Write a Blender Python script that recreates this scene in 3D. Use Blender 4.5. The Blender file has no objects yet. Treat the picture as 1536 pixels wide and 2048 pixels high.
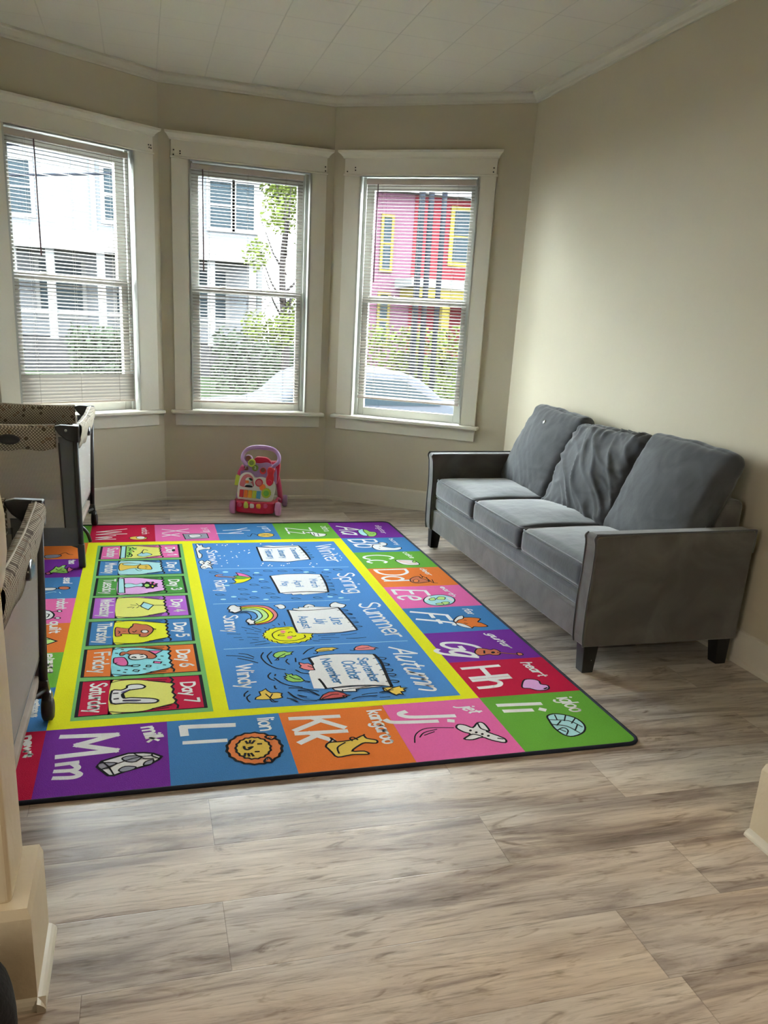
import bpy, bmesh, math, random, json
from mathutils import Vector, Matrix, noise
PI = math.pi
C = bpy.context.scene.collection
S = bpy.context.scene

# ------------------------------------------------------------------ camera
cam = bpy.data.cameras.new('camera'); co = bpy.data.objects.new('camera', cam); C.objects.link(co); S.camera = co
R_ = Vector((0.9612303857230358, -0.27015872432734633, 0.05523050997921932))
U_ = Vector((0.028423221501018975, 0.2963008697166349, 0.954671626835463))
F_ = Vector((0.2742777169991171, 0.9160895470831366, -0.2924921805497809))
m = Matrix.Identity(4)
for i in range(3):
    m[i][0] = R_[i]; m[i][1] = U_[i]; m[i][2] = -F_[i]
m[0][3], m[1][3], m[2][3] = 0, 0, 1.33
co.matrix_world = m
cam.sensor_fit = 'VERTICAL'; cam.sensor_height = 24.0
cam.lens = 24.0 * 1642.32 / 2048
cam.shift_x = (768 - 766.19) / 2048
cam.shift_y = (1147.06 - 1024) / 2048
cam.clip_start = 0.05; cam.clip_end = 300

# ------------------------------------------------------------------ view
S.view_settings.view_transform = 'Standard'; S.view_settings.look = 'None'
S.view_settings.gamma = 1.0; S.view_settings.use_curve_mapping = False
S.view_settings.exposure = 1.10

# ------------------------------------------------------------------ world: bright overcast sky
SKY = 21.0
w = bpy.data.worlds.new('sky'); S.world = w; w.use_nodes = True
nt = w.node_tree; nt.nodes.clear()
wo = nt.nodes.new('ShaderNodeOutputWorld'); bgn = nt.nodes.new('ShaderNodeBackground')
bgn.inputs[0].default_value = (0.90, 0.97, 1.0, 1); bgn.inputs[1].default_value = SKY
nt.links.new(bgn.outputs[0], wo.inputs[0])

def area(name, loc, size, power, color, target):
    l = bpy.data.lights.new(name, 'AREA'); l.shape = 'RECTANGLE'; l.size, l.size_y = size
    l.energy = power; l.color = color
    o = bpy.data.objects.new(name, l); C.objects.link(o); o.location = loc
    d = Vector(target) - Vector(loc); o.rotation_euler = d.to_track_quat('-Z', 'Y').to_euler()
    return o
# added fill lights: warm overhead, paler from the left
area('rear_warm_fill', (1.75, 0.75, 2.70), (0.6, 0.6), 11, (1.0, 0.80, 0.58), (1.75, 0.75, 0))
area('rear_left_fill', (-2.3, -0.3, 1.6), (1.6, 1.3), 18, (1.0, 0.92, 0.80), (0.5, 1.5, 0.9))

# ------------------------------------------------------------------ materials
def lin(c):
    return tuple(((v/255)/12.92 if v/255 <= 0.04045 else ((v/255+0.055)/1.055)**2.4) for v in c)
def mat(name, col, rough=0.6, metal=0.0, spec=0.5, bump=0.0, bscale=60.0, sheen=0.0, coat=0.0, var=0.0, vscale=3.0, trans=0.0, emit=0.0):
    mt = bpy.data.materials.new(name); mt.use_nodes = True
    n = mt.node_tree.nodes; l = mt.node_tree.links; b = n['Principled BSDF']
    if max(col) > 1.001: col = lin(col)
    b.inputs['Base Color'].default_value = (*col, 1); b.inputs['Roughness'].default_value = rough
    b.inputs['Metallic'].default_value = metal; b.inputs['Specular IOR Level'].default_value = spec
    if sheen: b.inputs['Sheen Weight'].default_value = sheen; b.inputs['Sheen Roughness'].default_value = 0.35
    if coat: b.inputs['Coat Weight'].default_value = coat
    if trans: b.inputs['Transmission Weight'].default_value = trans
    if bump or var:
        tc = n.new('ShaderNodeTexCoord')
    if bump:
        t = n.new('ShaderNodeTexNoise'); t.inputs['Scale'].default_value = bscale; t.inputs['Detail'].default_value = 4
        bp = n.new('ShaderNodeBump'); bp.inputs['Strength'].default_value = bump; bp.inputs['Distance'].default_value = 0.01
        l.new(tc.outputs['Object'], t.inputs['Vector']); l.new(t.outputs['Fac'], bp.inputs['Height']); l.new(bp.outputs[0], b.inputs['Normal'])
    if var:
        t2 = n.new('ShaderNodeTexNoise'); t2.inputs['Scale'].default_value = vscale; t2.inputs['Detail'].default_value = 5
        mx = n.new('ShaderNodeMix'); mx.data_type = 'RGBA'
        mx.inputs[6].default_value = (*[c*(1-var) for c in col], 1); mx.inputs[7].default_value = (*[min(1, c*(1+var)) for c in col], 1)
        l.new(tc.outputs['Object'], t2.inputs['Vector']); l.new(t2.outputs['Fac'], mx.inputs[0]); l.new(mx.outputs[2], b.inputs['Base Color'])
    return mt

M = {}
M['wall'] = mat('beige wall paint', (194, 185, 162), 0.75, bump=0.35, bscale=6, var=0.03, vscale=2.5)
_n = M['wall'].node_tree; _mp = _n.nodes.new('ShaderNodeMapping'); _mp.inputs['Scale'].default_value = (1, 1, 0.16)   # long vertical plaster ripples
for _l in [q for q in _n.links if q.to_node.type == 'TEX_NOISE' and q.to_node.inputs['Scale'].default_value > 5]:
    _s = _l.from_socket; _t = _l.to_socket; _n.links.new(_s, _mp.inputs['Vector']); _n.links.new(_mp.outputs[0], _t)
M['trim'] = mat('cream trim paint', (214, 208, 192), 0.38, bump=0.05, bscale=30)
M['crown'] = mat('crown paint', (208, 203, 188), 0.5)
M['vinyl'] = mat('white vinyl sash', (176, 177, 171), 0.4)
M['slat'] = mat('blind slat', (138, 129, 117), 0.55, spec=0.3)
_n = M['slat'].node_tree; _b = _n.nodes['Principled BSDF']; _o = [q for q in _n.nodes if q.type == 'OUTPUT_MATERIAL'][0]      # thin vinyl lets a little daylight through
_t = _n.nodes.new('ShaderNodeBsdfTranslucent'); _t.inputs[0].default_value = (0.25, 0.235, 0.215, 1); _m = _n.nodes.new('ShaderNodeMixShader'); _m.inputs[0].default_value = 0.10
_n.links.new(_b.outputs[0], _m.inputs[1]); _n.links.new(_t.outputs[0], _m.inputs[2]); _n.links.new(_m.outputs[0], _o.inputs['Surface'])
M['rail'] = mat('blind rail', (196, 184, 172), 0.4)
M['wand'] = mat('tilt wand plastic', (92, 62, 66), 0.3)
M['dark'] = mat('dark hole', (25, 22, 20), 0.9)
M['plinth'] = mat('cream plinth paint', (214, 200, 172), 0.5, bump=0.25, bscale=25, var=0.03, vscale=12)

def ceiling_mat():
    mt = mat('ceiling tile', (218, 214, 203), 0.8); n = mt.node_tree.nodes; l = mt.node_tree.links; b = n['Principled BSDF']
    tc = n.new('ShaderNodeTexCoord'); sp = n.new('ShaderNodeSeparateXYZ'); l.new(tc.outputs['Object'], sp.inputs[0])
    def m2(op, a, b2=None, c=None):
        k = n.new('ShaderNodeMath'); k.operation = op
        for i, v in enumerate((a, b2, c)):
            if v is None: continue
            if isinstance(v, (int, float)): k.inputs[i].default_value = v
            else: l.new(v, k.inputs[i])
        return k.outputs[0]
    def seam(o, off):
        f = m2('FRACT', m2('DIVIDE', m2('SUBTRACT', o, off), 0.3)); d = m2('ABSOLUTE', m2('SUBTRACT', f, 0.5))
        return m2('SMOOTH_MIN', 1.0, m2('MULTIPLY', m2('SUBTRACT', 0.5, d), 60.0), 0.1)
    s = m2('MINIMUM', seam(sp.outputs[0], -0.165), seam(sp.outputs[1], 4.42))
    nz = n.new('ShaderNodeTexNoise'); nz.inputs['Scale'].default_value = 1.7; l.new(tc.outputs['Object'], nz.inputs['Vector'])
    dep = m2('ADD', m2('MULTIPLY', s, m2('MULTIPLY', nz.outputs['Fac'], 1.0)), m2('MULTIPLY', m2('SUBTRACT', 1.0, nz.outputs['Fac']), 1.0))
    bp = n.new('ShaderNodeBump'); bp.inputs['Strength'].default_value = 0.5; bp.inputs['Distance'].default_value = 0.004
    f2 = n.new('ShaderNodeTexNoise'); f2.inputs['Scale'].default_value = 120; l.new(tc.outputs['Object'], f2.inputs['Vector'])
    l.new(m2('ADD', dep, m2('MULTIPLY', f2.outputs['Fac'], 0.15)), bp.inputs['Height']); l.new(bp.outputs[0], b.inputs['Normal'])
    mx = n.new('ShaderNodeMix'); mx.data_type = 'RGBA'; base = lin((218, 214, 203))
    mx.inputs[6].default_value = (*[c*0.72 for c in base], 1); mx.inputs[7].default_value = (*base, 1)
    l.new(dep, mx.inputs[0]); l.new(mx.outputs[2], b.inputs['Base Color'])
    return mt
M['ceiling'] = ceiling_mat()

def floor_mat():
    mt = mat('vinyl plank', (160, 145, 128), 0.42, spec=0.6); n = mt.node_tree.nodes; l = mt.node_tree.links; b = n['Principled BSDF']
    tc = n.new('ShaderNodeTexCoord'); sp = n.new('ShaderNodeSeparateXYZ'); l.new(tc.outputs['Object'], sp.inputs[0])
    def m2(op, a, b2=None, c=None):
        k = n.new('ShaderNodeMath'); k.operation = op
        for i, v in enumerate((a, b2, c)):
            if v is None: continue
            if isinstance(v, (int, float)): k.inputs[i].default_value = v
            else: l.new(v, k.inputs[i])
        return k.outputs[0]
    X, Y = sp.outputs[0], sp.outputs[1]
    yy = m2('DIVIDE', m2('SUBTRACT', Y, 1.43), 0.222); row = m2('FLOOR', yy); fy = m2('SUBTRACT', yy, row)
    par = m2('PINGPONG', row, 1.0)
    wn = n.new('ShaderNodeTexWhiteNoise'); wn.noise_dimensions = '1D'; l.new(row, wn.inputs['W'])
    off = m2('ADD', m2('ADD', 0.145, m2('MULTIPLY', par, 0.74)), m2('MULTIPLY', m2('LESS_THAN', row, -0.5), m2('MULTIPLY', m2('SUBTRACT', par, 0.6), 0.45)))
    xx = m2('DIVIDE', m2('SUBTRACT', X, off), 1.22); col = m2('FLOOR', xx); fx = m2('SUBTRACT', xx, col)
    pid = m2('ADD', m2('MULTIPLY', row, 7.31), m2('MULTIPLY', col, 3.17))
    wn2 = n.new('ShaderNodeTexWhiteNoise'); wn2.noise_dimensions = '1D'; l.new(pid, wn2.inputs['W'])
    cb = n.new('ShaderNodeCombineXYZ'); l.new(m2('ADD', X, m2('MULTIPLY', pid, 5.3)), cb.inputs[0]); l.new(m2('ADD', Y, m2('MULTIPLY', pid, 1.7)), cb.inputs[1]); l.new(pid, cb.inputs[2])
    def nz(sx, sy, detail, dist, rough=0.6):
        mp = n.new('ShaderNodeMapping'); mp.inputs['Scale'].default_value = (sx, sy, 1); l.new(cb.outputs[0], mp.inputs['Vector'])
        t = n.new('ShaderNodeTexNoise'); t.inputs['Scale'].default_value = 1; t.inputs['Detail'].default_value = detail; t.inputs['Distortion'].default_value = dist; t.inputs['Roughness'].default_value = rough
        l.new(mp.outputs[0], t.inputs['Vector']); return t.outputs['Fac']
    big = nz(1.6, 11, 6, 0.9); fine = nz(7, 130, 5, 0.3, 0.7); kn = nz(3.2, 15, 3, 3.2); warm = nz(0.8, 3, 2, 0.3)
    def ramp(f, *st):
        r = n.new('ShaderNodeValToRGB'); l.new(f, r.inputs[0]); e = r.color_ramp.elements
        while len(e) < len(st): e.new(0.5)
        for el, (p, c) in zip(e, st): el.position = p; el.color = (*lin(c), 1) if max(c) > 1 else (*c, 1)
        return r.outputs[0]
    base = ramp(m2('ADD', m2('MULTIPLY', big, 0.95), m2('MULTIPLY', m2('SUBTRACT', wn2.outputs[0], 0.45), 0.16)), (0.28, (126, 114, 107)), (0.40, (170, 158, 148)), (0.50, (200, 190, 179)), (0.66, (222, 214, 203)))
    mx = n.new('ShaderNodeMix'); mx.data_type = 'RGBA'; mx.blend_type = 'MULTIPLY'; mx.inputs[0].default_value = 1
    l.new(base, mx.inputs[6]); l.new(ramp(fine, (0.30, (0.52, 0.50, 0.47)), (0.46, (0.93, 0.92, 0.91)), (0.6, (1, 1, 1))), mx.inputs[7])
    mk = n.new('ShaderNodeMix'); mk.data_type = 'RGBA'; mk.blend_type = 'MULTIPLY'; mk.inputs[0].default_value = 1
    l.new(mx.outputs[2], mk.inputs[6]); l.new(ramp(kn, (0.28, (0.50, 0.46, 0.42)), (0.37, (0.82, 0.79, 0.75)), (0.45, (1, 1, 1))), mk.inputs[7])
    mw = n.new('ShaderNodeMix'); mw.data_type = 'RGBA'; mw.blend_type = 'MULTIPLY'; mw.inputs[0].default_value = 1
    l.new(mk.outputs[2], mw.inputs[6]); l.new(ramp(warm, (0.35, (1.0, 0.94, 0.86)), (0.6, (0.96, 0.98, 1.0))), mw.inputs[7])
    # joints
    ey = m2('MINIMUM', fy, m2('SUBTRACT', 1.0, fy)); ex = m2('MULTIPLY', m2('MINIMUM', fx, m2('SUBTRACT', 1.0, fx)), 5.5)
    j = m2('MINIMUM', 1.0, m2('MULTIPLY', m2('MINIMUM', ey, ex), 110.0))
    mj = n.new('ShaderNodeMix'); mj.data_type = 'RGBA'; mj.blend_type = 'MULTIPLY'; mj.inputs[0].default_value = 1
    l.new(mw.outputs[2], mj.inputs[6]); l.new(ramp(j, (0.0, (0.62, 0.6, 0.58)), (1.0, (1, 1, 1))), mj.inputs[7])
    l.new(mj.outputs[2], b.inputs['Base Color'])
    bp = n.new('ShaderNodeBump'); bp.inputs['Strength'].default_value = 0.25; bp.inputs['Distance'].default_value = 0.002
    l.new(m2('ADD', m2('MULTIPLY', j, 0.6), fine), bp.inputs['Height']); l.new(bp.outputs[0], b.inputs['Normal'])
    l.new(m2('ADD', 0.25, m2('MULTIPLY', fine, 0.20)), b.inputs['Roughness'])
    return mt
M['floor'] = floor_mat()

def glass_mat():
    mt = bpy.data.materials.new('window glass'); mt.use_nodes = True; n = mt.node_tree.nodes; l = mt.node_tree.links; n.clear()
    o = n.new('ShaderNodeOutputMaterial'); t = n.new('ShaderNodeBsdfTransparent'); g = n.new('ShaderNodeBsdfGlossy'); mx = n.new('ShaderNodeMixShader')
    t.inputs[0].default_value = (0.94, 0.96, 0.96, 1); g.inputs['Roughness'].default_value = 0.02; mx.inputs[0].default_value = 0.05
    l.new(t.outputs[0], mx.inputs[1]); l.new(g.outputs[0], mx.inputs[2]); l.new(mx.outputs[0], o.inputs[0]); return mt
M['glass'] = glass_mat()

# ------------------------------------------------------------------ mesh builder
class MB:
    def __init__(s): s.v = []; s.f = []; s.m = []; s.sm = []
    def add(s, vs, fs, mi=0, smooth=False):
        b = len(s.v); s.v += [tuple(p) for p in vs]; s.f += [tuple(b+i for i in f) for f in fs]; s.m += [mi]*len(fs); s.sm += [smooth]*len(fs); return s
    def box(s, x0, x1, y0, y1, z0, z1, mi=0):
        v = [(x, y, z) for z in (z0, z1) for y in (y0, y1) for x in (x0, x1)]
        return s.add(v, [(0, 2, 3, 1), (4, 5, 7, 6), (0, 1, 5, 4), (2, 6, 7, 3), (0, 4, 6, 2), (1, 3, 7, 5)], mi)
    def hexa(s, a, b, mi=0):      # a, b: four lower and four upper corners, counter-clockwise
        return s.add(list(a)+list(b), [(3, 2, 1, 0), (4, 5, 6, 7), (0, 1, 5, 4), (1, 2, 6, 5), (2, 3, 7, 6), (3, 0, 4, 7)], mi)
    def tube(s, pts, r, n=10, mi=0, cap=True, closed=False, flat=1.0):
        pts = [Vector(p) for p in pts]; k = len(pts); rs = r if isinstance(r, (list, tuple)) else [r]*k
        vs = []; up = None
        for i, p in enumerate(pts):
            if closed: t = (pts[(i+1) % k]-pts[i-1]).normalized()
            else: t = (pts[min(i+1, k-1)]-pts[max(i-1, 0)]).normalized()
            if up is None: up = Vector((0, 0, 1)) if abs(t.z) < 0.9 else Vector((1, 0, 0))
            a = t.cross(up).normalized(); b2 = a.cross(t).normalized(); up = b2
            for j in range(n):
                an = 2*PI*j/n; vs.append(p+a*math.cos(an)*rs[i]+b2*math.sin(an)*rs[i]*flat)
        fs = []
        for i in range(k if closed else k-1):
            for j in range(n):
                i2 = (i+1) % k; fs.append((i*n+j, i*n+(j+1) % n, i2*n+(j+1) % n, i2*n+j))
        if cap and not closed:
            fs.append(tuple(range(n))[::-1]); fs.append(tuple((k-1)*n+j for j in range(n)))
        return s.add(vs, fs, mi, True)
    def lathe(s, prof, axis='z', n=24, o=(0, 0, 0), mi=0):   # prof: list of (r, h)
        vs = []; k = len(prof)
        for r, h in prof:
            for j in range(n):
                a = 2*PI*j/n; c, d = r*math.cos(a), r*math.sin(a)
                q = {'z': (c, d, h), 'x': (h, c, d), 'y': (d, h, c)}[axis]; vs.append((q[0]+o[0], q[1]+o[1], q[2]+o[2]))
        fs = [(i*n+j, i*n+(j+1) % n, (i+1)*n+(j+1) % n, (i+1)*n+j) for i in range(k-1) for j in range(n)]
        fs += [tuple(range(n))[::-1], tuple((k-1)*n+j for j in range(n))]
        return s.add(vs, fs, mi, True)
    def prism(s, poly, fn, a, b, mi=0, smooth=False):          # poly 2D, fn(u,v,h)->xyz
        k = len(poly); vs = [fn(u, v, a) for u, v in poly]+[fn(u, v, b) for u, v in poly]
        return s.add(vs, [tuple(range(k))[::-1], tuple(range(k, 2*k))]+[(i, (i+1) % k, k+(i+1) % k, k+i) for i in range(k)], mi, smooth)
    def build(s, name, mats, parent=None, bevel=0, seg=2, sub=0, autosmooth=False):
        me = bpy.data.meshes.new(name); me.from_pydata(s.v, [], s.f); me.update()
        for q in (mats if isinstance(mats, (list, tuple)) else [mats]): me.materials.append(q)
        me.polygons.foreach_set('material_index', s.m); me.polygons.foreach_set('use_smooth', s.sm)
        bm = bmesh.new(); bm.from_mesh(me); bmesh.ops.recalc_face_normals(bm, faces=bm.faces); bm.to_mesh(me); bm.free()
        o = bpy.data.objects.new(name, me); C.objects.link(o)
        if parent: o.parent = parent
        if bevel:
            b = o.modifiers.new('bevel', 'BEVEL'); b.width = bevel; b.segments = seg; b.limit_method = 'ANGLE'
        if sub:
            b = o.modifiers.new('sub', 'SUBSURF'); b.levels = sub; b.render_levels = sub
        return o

def empty(name, loc=(0, 0, 0), rz=0.0):
    o = bpy.data.objects.new(name, None); C.objects.link(o); o.location = loc; o.rotation_euler = (0, 0, rz); o.empty_display_size = 0.1; return o
def tag(o, label=None, cat=None, group=None, kind=None):
    if label: o['label'] = label
    if cat: o['category'] = cat
    if group: o['group'] = group
    if kind: o['kind'] = kind
    return o
def struct(o): o['kind'] = 'structure'; return o
def copy_tree(o, parent=None):
    c = o.copy(); C.objects.link(c); c.parent = parent
    for ch in [q for q in C.objects if q.parent == o]: copy_tree(ch, c)
    return c
def smooth_pts(p, n=8, closed=False):
    p = [Vector(q) for q in p]; k = len(p); out = []
    rng = range(k) if closed else range(k-1)
    for i in rng:
        a = p[i-1] if (closed or i > 0) else p[0]; b = p[i]; c = p[(i+1) % k]; d = p[(i+2) % k] if (closed or i+2 < k) else p[-1]
        for j in range(n):
            t = j/n; out.append(0.5*((2*b)+(c-a)*t+(2*a-5*b+4*c-d)*t*t+(3*b-a-3*c+d)*t**3))
    if not closed: out.append(p[-1])
    return out

# ------------------------------------------------------------------ room shell
ZC = 2.764
Bp, Cp, Dp = Vector((0.1433, 6.0829)), Vector((1.3113, 6.1255)), Vector((2.4382, 5.3729))
Ap = Bp-Vector((math.cos(0.5697), math.sin(0.5697)))*1.38
XL, XR = Ap.x-0.02, 2.455
def offset(poly, d):
    out = []
    ls = []
    for i in range(len(poly)-1):
        a, b = poly[i], poly[i+1]; t = (b-a).normalized(); nn = Vector((-t.y, t.x)); ls.append((a+nn*d, b+nn*d))
    out.append(ls[0][0])
    for (a, b), (c, e) in zip(ls, ls[1:]):
        t1, t2 = b-a, e-c; den = t1.x*t2.y-t1.y*t2.x; s_ = ((c.x-a.x)*t2.y-(c.y-a.y)*t2.x)/den; out.append(a+t1*s_)
    out.append(ls[-1][1]); return out
face = [Ap, Bp, Cp, Dp]
wl = offset(face, 0.02)             # wall surface
# clip ends to side walls
def atx_(a, b, x): t = (x-a.x)/(b.x-a.x); return a+(b-a)*t
wl[0] = atx_(wl[0], wl[1], XL); wl[3] = atx_(wl[2], wl[3], XR)
wo_ = offset(wl, 0.16)

fl = MB(); fl.box(-3.2, 4.2, -3.0, 7.0, -0.12, 0.0)
# floor polygon that follows the bay
fl = MB(); poly = [(-3.2, -3.0), (4.2, -3.0), (4.2, 1.52), (XR+0.1, 1.52), (XR+0.1, wo_[3].y), (wo_[2].x, wo_[2].y), (wo_[1].x, wo_[1].y), (XL-0.1, wo_[0].y), (XL-0.1, 1.52), (-3.2, 1.52)]
fl.prism(poly, lambda u, v, h: (u, v, h), -0.12, 0.0); struct(fl.build('floor', M['floor']))
ce = MB(); ce.prism(poly, lambda u, v, h: (u, v, h), ZC, ZC+0.12); struct(ce.build('ceiling', M['ceiling']))

W3 = {}   # window frames: origin, angle, length, params
def wall_piece(name, p, q, po, qo, o0, o1, z0, z1):
    # wall prism between inner line p-q and outer line po-qo, with a window opening o0..o1 (distance from p along the inner line)
    t = (q-p).normalized(); n = Vector((-t.y, t.x))
    def pt(s_, depth):
        if s_ is None: return None
        return p+t*s_+n*depth
    mb = MB()
    a0, a1 = p+t*o0, p+t*o1; b0, b1 = a0+n*0.16, a1+n*0.16
    def col(i0, i1, e0, e1, za, zb):
        mb.hexa([(i0.x, i0.y, za), (i1.x, i1.y, za), (e1.x, e1.y, za), (e0.x, e0.y, za)], [(i0.x, i0.y, zb), (i1.x, i1.y, zb), (e1.x, e1.y, zb), (e0.x, e0.y, zb)])
    col(p, a0, po, b0, 0, ZC); col(a1, q, b1, qo, 0, ZC); col(a0, a1, b0, b1, 0, z0); col(a0, a1, b0, b1, z1, ZC)
    struct(mb.build(name, M['wall']))
# window params measured from the face line start of each wall
WP = {'L': dict(P=Ap, Q=Bp, s0=1.38-1.148, s1=1.38-0.048, o0=1.38-1.017, o1=1.38-0.197, c0=1.38-1.175, c1=1.38+0.005),
      'M': dict(P=Bp, Q=Cp, s0=0.072, s1=1.121, o0=0.192, o1=1.006, c0=0.038, c1=1.150),
      'R': dict(P=Cp, Q=Dp, s0=0.080, s1=1.141, o0=0.2035, o1=1.0253, c0=0.041, c1=1.166)}
for key, i in (('L', 0), ('M', 1), ('R', 2)):
    d = WP[key]; t = (d['Q']-d['P']).normalized(); off = (wl[i]-d['P']).dot(t)
    wall_piece({'L': 'wall_back_left', 'M': 'wall_back', 'R': 'wall_back_right'}[key], wl[i], wl[i+1], wo_[i], wo_[i+1], d['o0']-off-0.012, d['o1']-off+0.012, 0.63, 2.291)

mb = MB(); mb.box(XR, XR+0.1, 1.64, wl[3].y+0.12, 0, ZC); struct(mb.build('wall_right', M['wall']))
mb = MB(); mb.box(XL-0.1, XL, 1.64, wl[0].y+0.1, 0, ZC); struct(mb.build('wall_left', M['wall']))
# partition with the wide cased opening the camera looks through
mb = MB(); mb.box(-3.2, XL, 1.45, 1.62, 0, ZC); mb.box(XR, 4.2, 1.45, 1.62, 0, ZC); mb.box(XL, XR, 1.45, 1.62, 2.3, ZC)
struct(mb.build('wall_front', M['wall']))
mb = MB(); mb.box(-3.2, -3.1, -3.0, 1.45, 0, ZC); struct(mb.build('wall_rear_left', M['wall']))
mb = MB(); mb.box(4.1, 4.2, -3.0, 1.45, 0, ZC); struct(mb.build('wall_rear_right', M['wall']))
mb = MB(); mb.box(-3.1, 4.1, -3.0, -2.9, 0, ZC); struct(mb.build('wall_rear', M['wall']))

# baseboard + shoe + crown profiles swept along walls
def sweep(name, line, prof, mt, bevel=0):
    # line: list of 2D points on wall surface (room on the right-hand side when walking), prof: (depth into room, z)
    mb = MB(); k = len(prof)
    rows = []
    offs = {}
    for dpt in set(p[0] for p in prof): offs[dpt] = offset(line, -dpt)
    for i in range(len(line)): rows += [(offs[dp][i].x, offs[dp][i].y, z) for dp, z in prof]
    fs = [(i*k+j, i*k+(j+1) % k, (i+1)*k+(j+1) % k, (i+1)*k+j) for i in range(len(line)-1) for j in range(k)]
    fs += [tuple(range(k)), tuple((len(line)-1)*k+j for j in range(k))[::-1]]
    mb.add(rows, fs); return struct(mb.build(name, mt, bevel=bevel, seg=2))
base = [(0, 0), (0.022, 0), (0.022, 0.008), (0.021, 0.018), (0.014, 0.026), (0.014, 0.132), (0.009, 0.142), (0.0, 0.146)]
crown = [(0, ZC), (0.052, ZC), (0.052, ZC-0.012), (0.040, ZC-0.018), (0.026, ZC-0.040), (0.014, ZC-0.046), (0.012, ZC-0.056), (0, ZC-0.056)]
fullline = [Vector((XL, 1.66)), wl[0], wl[1], wl[2], wl[3], Vector((XR, 1.66))]
sweep('baseboard_left', [fullline[0], wl[0]+Vector((0, -0.03))], base, M['trim'])
sweep('baseboard_back', [wl[0], wl[1], wl[2], wl[3]], base, M['trim'])
sweep('baseboard_right', [wl[3]+Vector((0, -0.02)), fullline[5]], base, M['trim'])
sweep('trim_1', fullline, crown, M['crown'])

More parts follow.
